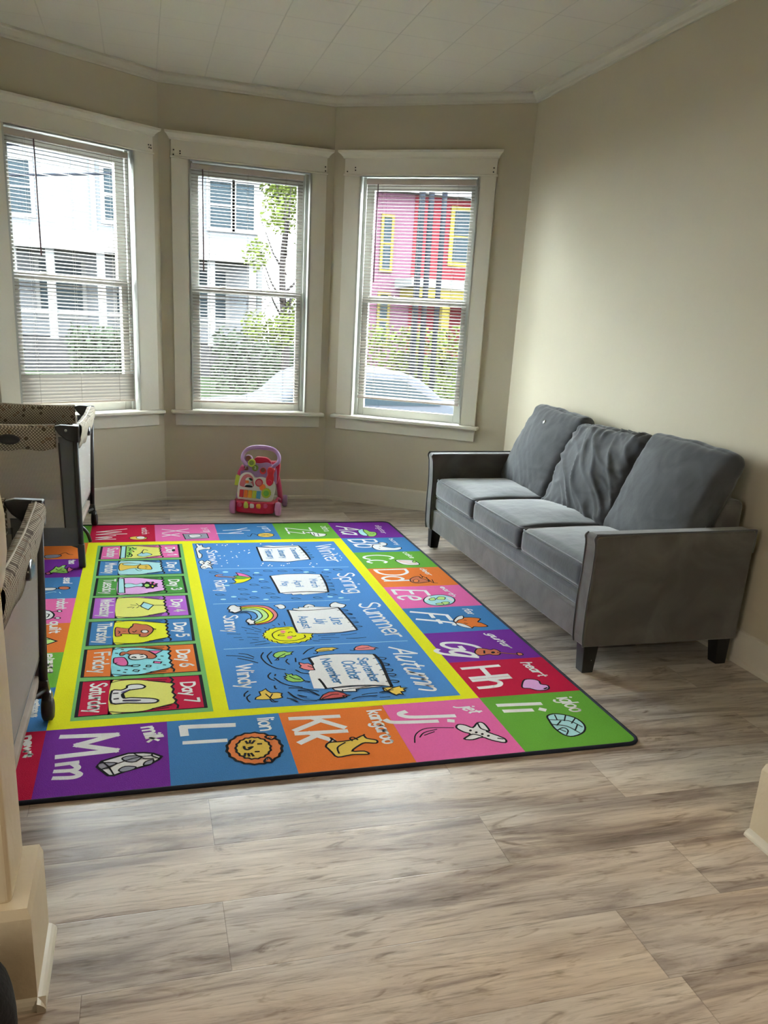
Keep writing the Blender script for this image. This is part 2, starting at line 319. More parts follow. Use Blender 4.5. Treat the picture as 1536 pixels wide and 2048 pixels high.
# ------------------------------------------------------------------ windows
def window(num, key, desc, blind):
    d = WP[key]; P = d['P']; t = (d['Q']-P).normalized(); rz = math.atan2(t.y, t.x)
    e = struct(empty('window_%d' % num, (P.x, P.y, 0), rz))
    s0, s1, o0, o1, c0, c1 = (d[k] for k in ('s0', 's1', 'o0', 'o1', 'c0', 'c1'))
    for a, b in ((s0, o0), (o1, s1)):
        MB().box(a, b, 0.0, 0.0195, 0.654, 2.284).build('side_casing', M['trim'], e, bevel=0.002)
    MB().box(s0-0.008, s1+0.008, -0.006, 0.0195, 2.279, 2.292).build('bead', M['trim'], e, bevel=0.004)
    MB().box(s0, s1, 0.0, 0.0195, 2.292, 2.392).build('head_casing', M['trim'], e, bevel=0.002)
    cp = MB(); w0, w1 = s0-0.006, s1+0.006
    prof = [(0.0, 2.386), (-0.006, 2.390), (-0.008, 2.398), (-0.022, 2.412), (-0.034, 2.420), (-0.036, 2.434), (0.0195, 2.434), (0.0195, 2.386)]
    k = len(prof); ext = lambda y: min(0.036, max(0, -y))
    vs = [(w0-ext(y), y, z) for y, z in prof]+[(w1+ext(y), y, z) for y, z in prof]
    cp.add(vs, [tuple(range(k)), tuple(range(k, 2*k))[::-1]]+[(i, (i+1) % k, k+(i+1) % k, k+i) for i in range(k)]); cp.build('cap_moulding', M['trim'], e)
    MB().box(s0-0.028, s1+0.028, -0.045, 0.075, 0.630, 0.654).build('sill', M['trim'], e, bevel=0.008, seg=3)
    MB().box(s0, s1, 0.002, 0.0195, 0.545, 0.630).build('apron', M['trim'], e, bevel=0.003)
    jb = MB(); jb.box(o0-0.012, o0, 0.0, 0.15, 0.654, 2.291); jb.box(o1, o1+0.012, 0.0, 0.15, 0.654, 2.291); jb.box(o0-0.012, o1+0.012, 0.0, 0.15, 2.279, 2.291); jb.box(o0, o1, 0.075, 0.18, 0.63, 0.654)
    jb.box(o1-0.022, o1, 0.062, 0.074, 0.654, 2.279); jb.box(o0, o0+0.022, 0.062, 0.074, 0.654, 2.279)
    jb.build('jamb', M['vinyl'], e)
    zi = 1.475
    fr = 0.038; si0, si1 = o0+0.004, o1-0.004
    def sash(nm, n0, n1, z0, z1, bot, top, st):
        f = MB(); f.box(si0, si0+st, n0, n1, z0, z1); f.box(si1-st, si1, n0, n1, z0, z1); f.box(si0+st, si1-st, n0, n1, z0, z0+bot); f.box(si0+st, si1-st, n0, n1, z1-top, z1)
        so = f.build(nm, M['vinyl'], e, bevel=0.003)
        MB().box(si0+st-0.005, si1-st+0.005, (n0+n1)/2-0.002, (n0+n1)/2+0.002, z0+bot-0.005, z1-top+0.005).build('pane', M['glass'], so)
    sash('lower_sash', 0.078, 0.108, 0.656, 1.497, 0.058, 0.042, 0.062)
    sash('upper_sash', 0.110, 0.140, 1.455, 2.277, 0.042, 0.075, 0.062)
    lk = MB(); lk.lathe([(0.012, 0), (0.012, 0.012), (0.004, 0.014)], 'z', 12, ((si0+si1)/2-0.18, 0.092, 1.497)); lk.box((si0+si1)/2-0.20, (si0+si1)/2-0.155, 0.085, 0.098, 1.505, 1.512); lk.build('sash_lock', M['vinyl'], e)
    for (hx, hz) in desc:
        MB().lathe([(0.0045, -0.0012), (0.0045, 0.002)], 'y', 10, (hx, 0, hz)).build('screw_hole', M['dark'], e)
    # ---- the blind, a thing of its own
    bl = empty('window_blind', (P.x, P.y, 0), rz); b0, b1, zb, lab, sx, zstack = blind
    tag(bl, lab, 'blind', 'mini blinds in the bay windows')
    MB().box(b0, b1, 0.030, 0.056, 2.232, 2.264).build('headrail', M['rail'], bl, bevel=0.002)
    sl = MB(); tilt = math.radians(17); z = 2.222; pitch = 0.0212
    zlow = zstack if zstack else zb+0.012
    yc = 0.043
    def slat(zc, ti, hw=0.0127, cr=0.0022):
        pr = []
        for q in (-1, -0.5, 0, 0.5, 1):
            y = q*hw; zz = cr*(1-q*q); pr.append((yc+y*math.cos(ti)-zz*math.sin(ti), zc+y*math.sin(ti)+zz*math.cos(ti)))
        vs = [(b0+0.004, y, z_) for y, z_ in pr]+[(b1-0.004, y, z_) for y, z_ in pr]
        sl.add(vs, [(i, i+1, i+6, i+5) for i in range(4)], 0, True)
    while z > zlow: slat(z, tilt); z -= pitch
    if zstack:
        while z > zb+0.014: slat(z, math.radians(68)); z -= 0.0212
    sl.build('slats', M['slat'], bl)
    MB().box(b0+0.002, b1-0.002, 0.034, 0.052, zb-0.006, zb+0.008).build('bottom_rail', M['rail'], bl, bevel=0.002)
    for cx_ in (b0+0.12, (b0+b1)/2, b1-0.12):
        cd = MB()
        for yy in (0.0295, 0.0565): cd.tube([(cx_, yy, 2.24), (cx_, yy, zb)], 0.0007, 5)
        cd.build('ladder_cord', M['slat'], bl)
    MB().tube([(sx, 0.026, 2.232), (sx+0.001, 0.020, 1.595)], 0.0042, 8).build('tilt_wand', M['wand'], bl)
window(1, 'L', [(1.38-0.080, 2.331), (1.38-0.064, 2.331), (1.38-0.076, 2.316), (1.38-0.062, 2.314)], (1.38-1.005, 1.38-0.212, 0.722, 'off-white mini blind of the left bay window, bottom slats closed together', 1.38-0.832, 0.892))
window(2, 'M', [(0.090, 2.326), (0.088, 2.298), (0.131, 2.322), (0.131, 2.308), (1.108, 2.328), (1.109, 2.303)], (0.200, 0.965, 0.712, 'off-white mini blind hanging to the sill of the middle bay window', 0.278, None))
window(3, 'R', [(0.100, 2.306), (0.158, 2.331), (0.159, 2.314), (1.121, 2.330), (1.119, 2.306)], (0.232, 1.004, 0.787, 'off-white mini blind of the right bay window, ending above the sill', 0.320, None))

# rug drawing: [kind, colour, smooth, line width mm, world x,y in mm]
ART = (
    '[[0,"y",0,0,[-333,2576,1173,2577,1174,4897,-333,4896]],[0,"v",0,0,[1174,4897,1602,4898,1602,5314,1174,5314]],[0,"b",0,0,[1174,4565,1602,4566,1602,4898,1174,4897]],[0,"g",0,0,[1173,4234,1602,4234,1602,4566,1174,4565]],[0,"o",0,0,[1173,3902,1601,3902,1602,4234,1173,4234]],[0,"p",0,0,[1173,3571,1601,3571,1601,3902,1173,3902]],[0,"b",0,0,[1173,3239,1601,3239,1601,3571,1173,3571]],[0,"v",0,0,[1173,2908,1601,2908,1601,3239,1173,3239]],[0,"r",0,0,[1173,2577,1601,2577,1601,2908,1173,2908]],[0,"g",0,0,[1172,2161,1600,2161,1601,2577,1173,2577]],[0,"g",0,0,[-761,4896,-333,4896,-333,5313,-761,5312]],[0,"r",0,0,[-333,4896,44,4896,44,5313,-333,5313]],[0,"p",0,0,[44,4896,420,4897,420,5313,44,5313]],[0,"b",0,0,[420,4897,797,4897,797,5314,420,5313]],[0,"g",0,0,[797,4897,1174,4897,1174,5314,797,5314]],[0,"r",0,0,[-760,2160,-332,2160,-333,2576,-760,2576]],[0,"v",0,0,[-332,2160,44,2160,44,2576,-333,2576]],[0,"b",0,0,[44,2160,420,2161,420,2576,44,2576]],[0,"o",0,0,[420,2161,796,2161,796,2576,420,2576]],[0,"p",0,0,[796,2161,1172,2161,1173,2577,796,2576]],[0,"b",0,0,[-760,2576,-333,2576,-333,2907,-760,2907]],[0,"g",0,0,[-760,2907,-333,2907,-333,3238,-760,3238]],[0,"o",0,0,[-760,3238,-333,3238,-333,3570,-760,3570]],[0,"p",0,0,[-760,3570,-333,3570,-333,3901,-761,3901]],[0,"b",0,0,[-761,3901,-333,3901,-333,4233,-761,4232]],[0,"v",0,0,[-761,4232,-333,4233,-333,4564,-761,4564]],[0,"o",0,0,[-761,4564,-333,4564,-333,4896,-761,4896]],[0,"B",0,0,[253,4838,1112,4827,1112,2610,255,2628]],[0,"q",0,0,[-278,4828,195,4833,202,2626,-265,2629]],[1,"h",0,5,[286,4309,1076,4280]],[1,"h",0,5,[291,3741,950,3727]],[1,"h",0,5,[289,3179,1075,3165]],[2,"Winter","w",15,[980,4738,981,4377,1079,4760]],[2,"Snowy","w",12,[326,4672,331,4397,379,4681]],[2,"Rainy","w",12,[323,4098,328,3924,383,4106]],[2,"Spring","w",15,[984,4160,972,3829,1075,4169]],[2,"Summer","w",16,[978,3661,1001,3209,1080,3677]],[2,"Autumn","w",17,[976,3104,974,2684,1072,3061]],[2,"Sunny","w",12,[323,3573,315,3368,385,3577]],[2,"Windy","w",13,[321,3009,312,2797,383,3012]],[0,"w",1,5,[273,4813,287,4816,293,4788,308,4805,309,4759,325,4735,341,4752,354,4733,343,4700,323,4708,303,4696,282,4675,285,4627,294,4593,286,4530,270,4521,268,4585,267,4650,267,4717,278,4757]],[0,"w",1,5,[270,4459,289,4474,298,4440,314,4472,332,4441,326,4404,340,4388,326,4364,331,4315,313,4336,295,4318,276,4320,270,4359,283,4394,269,4419]],[1,"k",1,6,[285,4437,294,4421,289,4401]],[1,"k",1,6,[314,4431,323,4414,319,4398]],[1,"k",1,6,[279,4339,289,4354,297,4341]],[1,"k",1,6,[311,4391,321,4374,331,4389]],[0,"w",1,0,[1083,4502,1079,4494,1075,4495,1074,4502,1078,4510,1082,4509]],[0,"w",1,0,[1068,4417,1064,4410,1060,4410,1059,4418,1063,4425,1067,4424]],[0,"w",1,0,[562,4602,559,4595,555,4595,554,4603,557,4610,561,4610]],[0,"w",1,0,[489,4525,486,4518,482,4518,480,4525,483,4533,487,4532]],[0,"w",1,0,[388,4641,385,4634,381,4634,379,4642,382,4649,386,4649]],[0,"w",1,0,[388,4359,385,4352,381,4353,380,4360,383,4366,387,4366]],[0,"w",1,0,[660,4338,657,4331,653,4332,652,4339,655,4346,659,4345]],[0,"w",1,0,[916,4355,912,4348,908,4349,907,4356,911,4363,915,4362]],[0,"w",1,0,[525,4800,522,4792,518,4792,517,4801,520,4809,524,4808]],[0,"w",1,0,[725,4338,722,4331,718,4331,717,4338,720,4345,724,4345]],[0,"w",1,0,[487,4551,485,4544,480,4544,479,4552,482,4559,486,4559]],[0,"w",1,0,[848,4772,844,4764,840,4764,839,4772,843,4780,847,4780]],[0,"w",1,0,[874,4345,871,4338,867,4338,866,4346,869,4352,873,4352]],[0,"w",1,0,[421,4559,418,4552,414,4552,413,4560,415,4567,420,4567]],[0,"w",1,0,[463,4518,460,4511,456,4512,455,4519,458,4526,462,4526]],[0,"w",1,0,[430,4787,427,4779,422,4780,421,4788,424,4796,428,4796]],[0,"w",1,0,[763,4379,760,4373,756,4373,755,4380,758,4387,763,4387]],[0,"w",1,0,[713,4344,710,4337,706,4337,705,4345,708,4351,712,4351]],[0,"w",1,0,[615,4382,612,4375,608,4375,607,4382,610,4389,614,4389]],[0,"w",1,0,[570,4613,567,4606,562,4606,561,4614,564,4621,568,4621]],[0,"w",1,0,[651,4361,648,4354,644,4355,643,4362,646,4368,650,4368]],[0,"w",1,0,[1083,4462,1080,4455'
    ',1075,4455,1075,4463,1079,4470,1083,4470]],[0,"w",1,0,[425,4463,422,4456,418,4456,417,4463,419,4470,423,4470]],[0,"w",1,0,[659,4800,656,4792,651,4792,650,4800,653,4808,658,4808]],[0,"w",1,0,[641,4342,638,4336,634,4336,633,4343,636,4350,640,4349]],[0,"w",1,0,[478,4357,475,4351,471,4351,470,4358,472,4365,476,4364]],[0,"w",1,0,[881,4303,877,4296,873,4297,873,4304,876,4310,880,4310]],[0,"w",1,0,[386,4561,383,4553,379,4554,378,4561,380,4568,384,4568]],[0,"w",1,0,[393,4503,391,4496,387,4496,385,4503,388,4510,392,4510]],[0,"w",1,0,[399,4796,396,4788,392,4788,390,4796,393,4804,397,4804]],[0,"w",1,0,[604,4354,601,4347,597,4348,596,4355,599,4361,603,4361]],[0,"w",1,0,[511,4619,508,4612,504,4612,503,4620,506,4628,510,4627]],[0,"w",1,0,[887,4298,884,4291,880,4291,879,4298,882,4305,886,4305]],[0,"w",1,0,[447,4772,444,4764,440,4765,439,4773,441,4781,446,4780]],[0,"w",1,0,[885,4374,882,4367,878,4367,877,4374,880,4381,885,4381]],[0,"w",1,0,[424,4416,422,4409,418,4410,416,4417,419,4424,423,4423]],[0,"w",1,0,[618,4394,615,4387,611,4387,610,4394,613,4401,617,4401]],[0,"w",1,0,[459,4796,456,4788,452,4788,451,4797,454,4804,458,4804]],[0,"w",1,0,[752,4374,749,4367,745,4368,744,4375,747,4382,751,4381]],[0,"w",1,0,[546,4658,543,4650,538,4650,537,4658,540,4666,544,4666]],[0,"w",1,0,[573,4666,570,4659,566,4659,565,4667,568,4675,572,4674]],[0,"w",1,0,[468,4641,465,4633,461,4634,459,4641,462,4649,466,4649]],[0,"w",1,0,[396,4562,393,4555,389,4556,388,4563,390,4570,394,4570]],[0,"w",1,0,[1079,4556,1075,4548,1070,4549,1070,4557,1074,4564,1078,4564]],[1,"k",1,4,[523,4245,501,4270,475,4265,487,4245,515,4246]],[1,"k",1,4,[645,4233,623,4259,597,4253,609,4233,637,4234]],[1,"k",1,4,[723,4226,702,4251,675,4246,686,4226,715,4227]],[1,"k",1,4,[810,4231,789,4257,762,4251,773,4231,802,4232]],[1,"k",1,4,[871,4187,850,4212,823,4207,833,4187,862,4188]],[1,"k",1,4,[956,4179,935,4204,908,4199,918,4179,947,4180]],[1,"k",1,4,[1030,4224,1010,4250,982,4245,992,4224,1022,4225]],[1,"k",1,4,[580,4168,558,4193,533,4188,544,4168,572,4169]],[1,"k",1,4,[596,4049,575,4072,550,4068,561,4049,588,4050]],[1,"k",1,4,[542,4002,521,4025,496,4021,507,4002,534,4003]],[1,"k",1,4,[593,3949,572,3972,548,3967,558,3949,585,3950]],[1,"k",1,4,[476,3936,455,3959,431,3955,442,3937,468,3937]],[1,"k",1,4,[356,3865,335,3886,312,3883,323,3865,348,3866]],[1,"k",1,4,[477,3860,456,3881,433,3877,444,3860,469,3860]],[1,"k",1,4,[516,3804,495,3826,472,3822,483,3805,508,3805]],[1,"k",1,4,[458,3787,438,3808,415,3805,425,3788,451,3788]],[1,"k",1,4,[602,3854,582,3875,558,3872,569,3854,595,3855]],[1,"k",1,4,[617,3796,597,3817,573,3814,583,3797,609,3797]],[1,"k",1,4,[715,3769,696,3790,672,3787,682,3770,708,3770]],[1,"k",1,4,[824,3768,805,3789,781,3785,791,3768,817,3769]],[1,"k",1,4,[907,3807,888,3829,863,3825,873,3807,899,3808]],[1,"k",1,4,[357,4236,335,4261,310,4256,322,4236,349,4237]],[0,"s",1,0,[409,4246,404,4239,393,4237,382,4241,378,4249,384,4257,395,4259,405,4255]],[0,"s",1,0,[571,4216,566,4208,555,4206,544,4210,541,4219,546,4226,557,4228,568,4224]],[0,"s",1,0,[838,4204,832,4196,820,4194,810,4198,807,4207,813,4214,825,4217,835,4212]],[0,"s",1,0,[958,4237,952,4229,940,4227,929,4232,926,4240,933,4248,945,4250,955,4246]],[0,"s",1,0,[581,4100,575,4093,564,4091,554,4095,551,4103,556,4110,567,4113,577,4108]],[0,"s",1,0,[394,4014,389,4008,379,4006,369,4010,365,4017,370,4024,381,4026,391,4022]],[0,"s",1,0,[520,3904,515,3897,504,3895,495,3899,491,3907,496,3913,507,3915,517,3911]],[0,"s",1,0,[410,3835,405,3829,395,3827,385,3831,382,3838,386,3844,397,3846,406,3842]],[0,"s",1,0,[356,3802,352,3796,342,3795,332,3798,329,3805,333,3811,343,3813,353,3809]],[0,"s",1,0,[559,3779,554,3773,544,3771,535,3775,531,3782,536,3788,547,3790,556,3786]],[0,"s",1,0,[879,3782,874,3776,863,3775,853,3779,850,3786,856,3792,867,3793,877,3789]],[0,"s",1,0,[930,3761,924,3755,914,3753,904,3757,901,3764,907,3770,918,3772,928,3768]],[0,"p",1,0,[447,4231,488,4201,518,4132,483,4157,453,4179]],[0,"g",1,0,[453,4179,483,4157,518,4132,473,4118,431,4119,441,41'
    '45,429,4164]],[0,"y",1,0,[431,4115,473,4118,518,4132,484,4078,449,4050,411,4042,429,4066,428,4098]],[1,"k",1,5,[447,4231,488,4201,518,4132,487,4078,449,4050,393,4047,420,4053,430,4075,419,4120,441,4145,430,4170,453,4179,447,4231]],[1,"k",1,4,[453,4175,488,4153,518,4132,472,4115,433,4115]],[1,"k",1,6,[518,4132,529,4127]],[1,"k",1,12,[438,4147,364,4165,336,4179,351,4200,372,4194]],[1,"e",1,7,[438,4147,364,4165,339,4177,352,4196,371,4194]],[0,"w",0,6,[622,4731,718,4706,877,4736,892,4448,756,4407,616,4433]],[0,"w",0,4,[649,4748,701,4759,724,4747,876,4746,876,4732,718,4706]],[1,"k",1,10,[622,4731,618,4578,616,4433]],[1,"k",1,10,[877,4736,890,4601,891,4443]],[1,"k",0,5,[622,4731,719,4710,877,4736,892,4448,756,4407,616,4433]],[1,"k",1,4,[863,4695,898,4711,917,4696,884,4686]],[1,"k",1,4,[863,4640,897,4655,916,4640,883,4631]],[1,"k",1,4,[862,4583,896,4598,915,4583,882,4575]],[1,"k",1,4,[865,4532,899,4547,918,4532,885,4524]],[1,"k",1,4,[868,4482,901,4496,920,4482,888,4474]],[2,"December","n",8,[814,4680,813,4459,846,4685]],[2,"January","n",8,[736,4663,733,4482,774,4667]],[2,"February","n",8,[661,4664,660,4478,700,4666]],[0,"w",0,0,[619,4155,695,4176,808,4174,892,4157,872,3857,764,3877,625,3867]],[0,"w",0,4,[633,3867,763,3874,871,3852,734,3828,728,3840,685,3833,682,3850,653,3848]],[1,"k",1,10,[619,4155,623,4011,625,3867]],[1,"k",1,10,[892,4157,889,4001,872,3857]],[1,"k",1,5,[619,4155,695,4176,808,4174,892,4157]],[1,"k",1,6,[625,3867,764,3877,872,3857]],[1,"k",1,4,[871,4115,904,4127,927,4110,891,4102]],[1,"k",1,4,[871,4060,904,4072,926,4055,891,4047]],[1,"k",1,4,[868,4003,901,4014,922,3998,887,3991]],[1,"k",1,4,[865,3951,898,3961,919,3945,884,3939]],[1,"k",1,4,[859,3897,891,3907,912,3891,878,3885]],[2,"March","n",8,[816,4080,808,3940,855,4080]],[2,"April","n",8,[729,4062,725,3957,768,4063]],[2,"May","n",8,[662,4051,659,3976,698,4053]],[0,"c",1,0,[408,3692,466,3704,541,3673,568,3561,527,3470,459,3439,454,3451,514,3479,548,3557,524,3653,464,3682,409,3677]],[0,"y",1,0,[409,3677,464,3682,524,3653,548,3557,514,3479,454,3451,451,3462,497,3494,524,3553,507,3636,461,3663,410,3659]],[0,"l",1,0,[410,3659,461,3663,507,3636,524,3553,497,3494,451,3462,450,3476,475,3504,496,3549,485,3621,454,3642,410,3642]],[0,"s",1,0,[410,3642,454,3642,485,3621,496,3549,475,3504,450,3476,443,3494,462,3515,473,3545,467,3595,442,3622,408,3623]],[0,"B",1,0,[408,3623,442,3622,467,3595,473,3545,462,3515,443,3494,437,3513,439,3518,444,3535,441,3577,425,3606,407,3608]],[1,"k",1,5,[408,3692,466,3704,541,3673,568,3561,527,3470,459,3439]],[1,"k",1,5,[409,3677,464,3682,524,3653,548,3557,514,3479,454,3451]],[1,"k",1,5,[410,3659,461,3663,507,3636,524,3553,497,3494,451,3462]],[1,"k",1,5,[410,3642,454,3642,485,3621,496,3549,475,3504,450,3476]],[1,"k",1,5,[408,3623,442,3622,467,3595,473,3545,462,3515,443,3494]],[1,"k",1,5,[407,3608,425,3606,441,3577,444,3535,439,3518,437,3513]],[0,"w",1,6,[355,3680,368,3705,386,3709,397,3690,412,3681,407,3652,409,3631,390,3611,375,3603,365,3619,353,3623,358,3648,349,3655]],[0,"w",1,6,[414,3485,424,3510,436,3518,442,3498,454,3486,448,3463,451,3449,435,3446,423,3444,423,3463]],[0,"w",1,5,[570,3684,590,3697,605,3701,619,3679,618,3649,600,3634,586,3641,582,3665]],[0,"w",1,5,[707,3650,719,3674,740,3687,760,3662,751,3641,725,3639]],[0,"w",1,6,[837,3661,853,3689,874,3702,888,3681,914,3659,902,3630,886,3617,854,3621,838,3630]],[0,"y",1,0,[464,3305,476,3341,499,3375,530,3397,567,3399,609,3397,616,3328,623,3315,685,3303,677,3283,664,3241,628,3216,580,3203,532,3206,496,3231,475,3267]],[1,"k",0,5,[609,3397,583,3393,567,3398,546,3395,535,3399,518,3383,505,3387,500,3369,483,3362,483,3342,471,3335,472,3316,464,3305,473,3294,467,3278,480,3272,480,3254,495,3252,497,3234,514,3232,518,3216,530,3206,549,3214,567,3204,587,3213,603,3202,619,3217,634,3215,647,3234,663,3235,663,3256,676,3262,674,3283,685,3303]],[1,"k",1,5,[591,3374,553,3368,516,3335,506,3299,517,3255,558,3232,604,3237,641,3263,644,3291]],[1,"k",1,5,[579,3327,589,3336,597,3329]],[1,"k",1,5,[588,3288,598,3280'
    ',606,3288]],[1,"k",1,5,[558,3315,540,3312,531,3298,546,3294,557,3295]],[0,"c",1,0,[570,3341,566,3331,559,3325,552,3326,547,3333,547,3344,550,3354,557,3359,564,3358,569,3351]],[0,"c",1,0,[588,3269,584,3259,577,3254,570,3255,564,3262,564,3272,568,3281,575,3287,583,3286,588,3279]],[1,"k",1,4,[582,3463,580,3417]],[1,"k",1,4,[553,3444,556,3422]],[1,"k",1,4,[525,3430,534,3416]],[1,"k",1,4,[484,3403,492,3389]],[1,"k",1,4,[388,3422,436,3384]],[1,"k",1,4,[433,3416,467,3373]],[1,"k",1,4,[438,3364,464,3352]],[1,"k",1,4,[397,3381,403,3373]],[1,"k",1,4,[318,3349,372,3339]],[1,"k",1,4,[400,3347,447,3329]],[1,"k",1,4,[342,3302,374,3298]],[1,"k",1,4,[399,3299,446,3285]],[1,"k",1,4,[361,3273,378,3271]],[1,"k",1,4,[417,3269,440,3260]],[1,"k",1,4,[401,3230,469,3244]],[1,"k",1,4,[420,3206,481,3216]],[1,"k",1,4,[703,3275,778,3280]],[1,"k",1,4,[804,3272,837,3272,875,3282]],[1,"k",1,4,[712,3252,788,3242]],[1,"k",1,4,[818,3230,868,3226,904,3228]],[1,"k",1,4,[696,3231,747,3224]],[1,"k",1,4,[669,3222,695,3213]],[0,"w",0,0,[624,3616,678,3601,774,3604,870,3619,888,3324,807,3303,713,3301,618,3322,621,3411,620,3506]],[0,"w",0,4,[647,3619,655,3636,679,3630,682,3647,725,3639,730,3651,867,3625,870,3619,773,3601,678,3601]],[1,"k",1,10,[624,3616,623,3520,619,3412,618,3328]],[1,"k",1,10,[870,3622,882,3459,889,3324]],[1,"k",1,6,[624,3616,678,3601,773,3601,870,3619]],[1,"k",1,5,[887,3318,806,3299,712,3299,636,3313]],[1,"k",1,4,[857,3581,890,3588,907,3575,877,3568]],[1,"k",1,4,[866,3528,897,3535,914,3521,885,3515]],[1,"k",1,4,[868,3475,900,3482,917,3469,888,3463]],[1,"k",1,4,[869,3417,901,3424,917,3411,889,3405]],[1,"k",1,4,[874,3363,904,3370,921,3357,892,3351]],[2,"June","n",9,[799,3498,800,3399,857,3497]],[2,"July","n",9,[726,3486,728,3414,775,3487]],[2,"August","n",9,[659,3522,655,3368,700,3527]],[0,"w",0,0,[616,3032,672,3057,744,3060,792,3055,719,2753,674,2747,629,2745]],[1,"k",1,12,[616,3034,621,2956,620,2858,623,2802,624,2745]],[0,"w",0,0,[664,3057,719,3062,887,3040,877,2725,827,2741,724,2751,626,2744,580,2752,588,2896]],[1,"k",1,6,[586,3025,638,3050,693,3061,772,3061,891,3039]],[1,"k",1,13,[890,3033,898,2964,889,2870,881,2792,876,2724]],[1,"k",1,10,[616,2831,622,2793,626,2744]],[1,"k",1,6,[626,2744,725,2754,828,2742,873,2721]],[0,"w",0,5,[649,2741,722,2745,810,2738,734,2718,732,2702,683,2723,682,2708,654,2725]],[0,"w",0,4,[682,2708,683,2723,810,2738,841,2729,735,2722,732,2702]],[1,"k",1,5,[875,2993,904,3004,928,2992,919,2978,900,2980]],[1,"k",1,5,[872,2933,901,2944,924,2932,916,2918,897,2921]],[1,"k",1,5,[871,2877,900,2887,923,2876,915,2862,896,2865]],[1,"k",1,5,[871,2831,900,2840,922,2829,914,2816,896,2819]],[1,"k",1,5,[866,2769,894,2778,916,2767,908,2755,890,2757]],[2,"September","n",11,[811,3006,811,2772,852,3007]],[2,"October","n",11,[739,2985,737,2806,790,2981]],[2,"November","n",11,[660,3018,666,2779,698,3019]],[0,"c",0,5,[821,3106,836,3129,864,3143,890,3136,903,3118,921,3106,907,3096,909,3087,877,3087,842,3089,825,3094]],[1,"k",1,5,[918,3104,926,3100]],[1,"k",1,5,[802,3095,817,3090,823,3106]],[1,"k",1,5,[838,3112,855,3108,888,3113]],[0,"m",0,5,[594,2658,611,2690,638,2710,662,2708,675,2698,685,2681,701,2673,684,2667,685,2660,657,2654,622,2653,604,2656]],[1,"k",1,5,[584,2655,595,2651,609,2664]],[1,"k",1,5,[610,2668,640,2681,663,2679]],[0,"a",0,5,[837,2715,862,2717,881,2711,908,2720,906,2707,929,2700,912,2692,915,2675,896,2672,898,2647,885,2655,870,2646,859,2664,852,2683,836,2684]],[1,"k",1,5,[814,2676,837,2686,871,2691]],[1,"k",1,5,[844,2684,886,2715]],[1,"k",1,5,[844,2683,867,2652]],[1,"k",1,5,[837,2715,847,2695]],[1,"k",1,5,[746,2671,770,2678,806,2679]],[1,"k",1,5,[699,2638,732,2653,798,2654]],[1,"k",1,4,[806,2640,844,2639]],[1,"k",1,4,[819,3230,861,3224,905,3228]],[0,"G",0,5,[477,3085,486,3106,504,3120,529,3125,541,3112,565,3115,552,3097,554,3086,529,3078,519,3061,495,3059,482,3064]],[1,"k",1,5,[476,3037,491,3036,493,3059]],[1,"k",1,5,[482,3040,500,3069,528,3096]],[0,"a",0,5,[656,3111,669,3128,693,3139,717,3136,736,3137,756,3121,731,3112,734,3103,703'
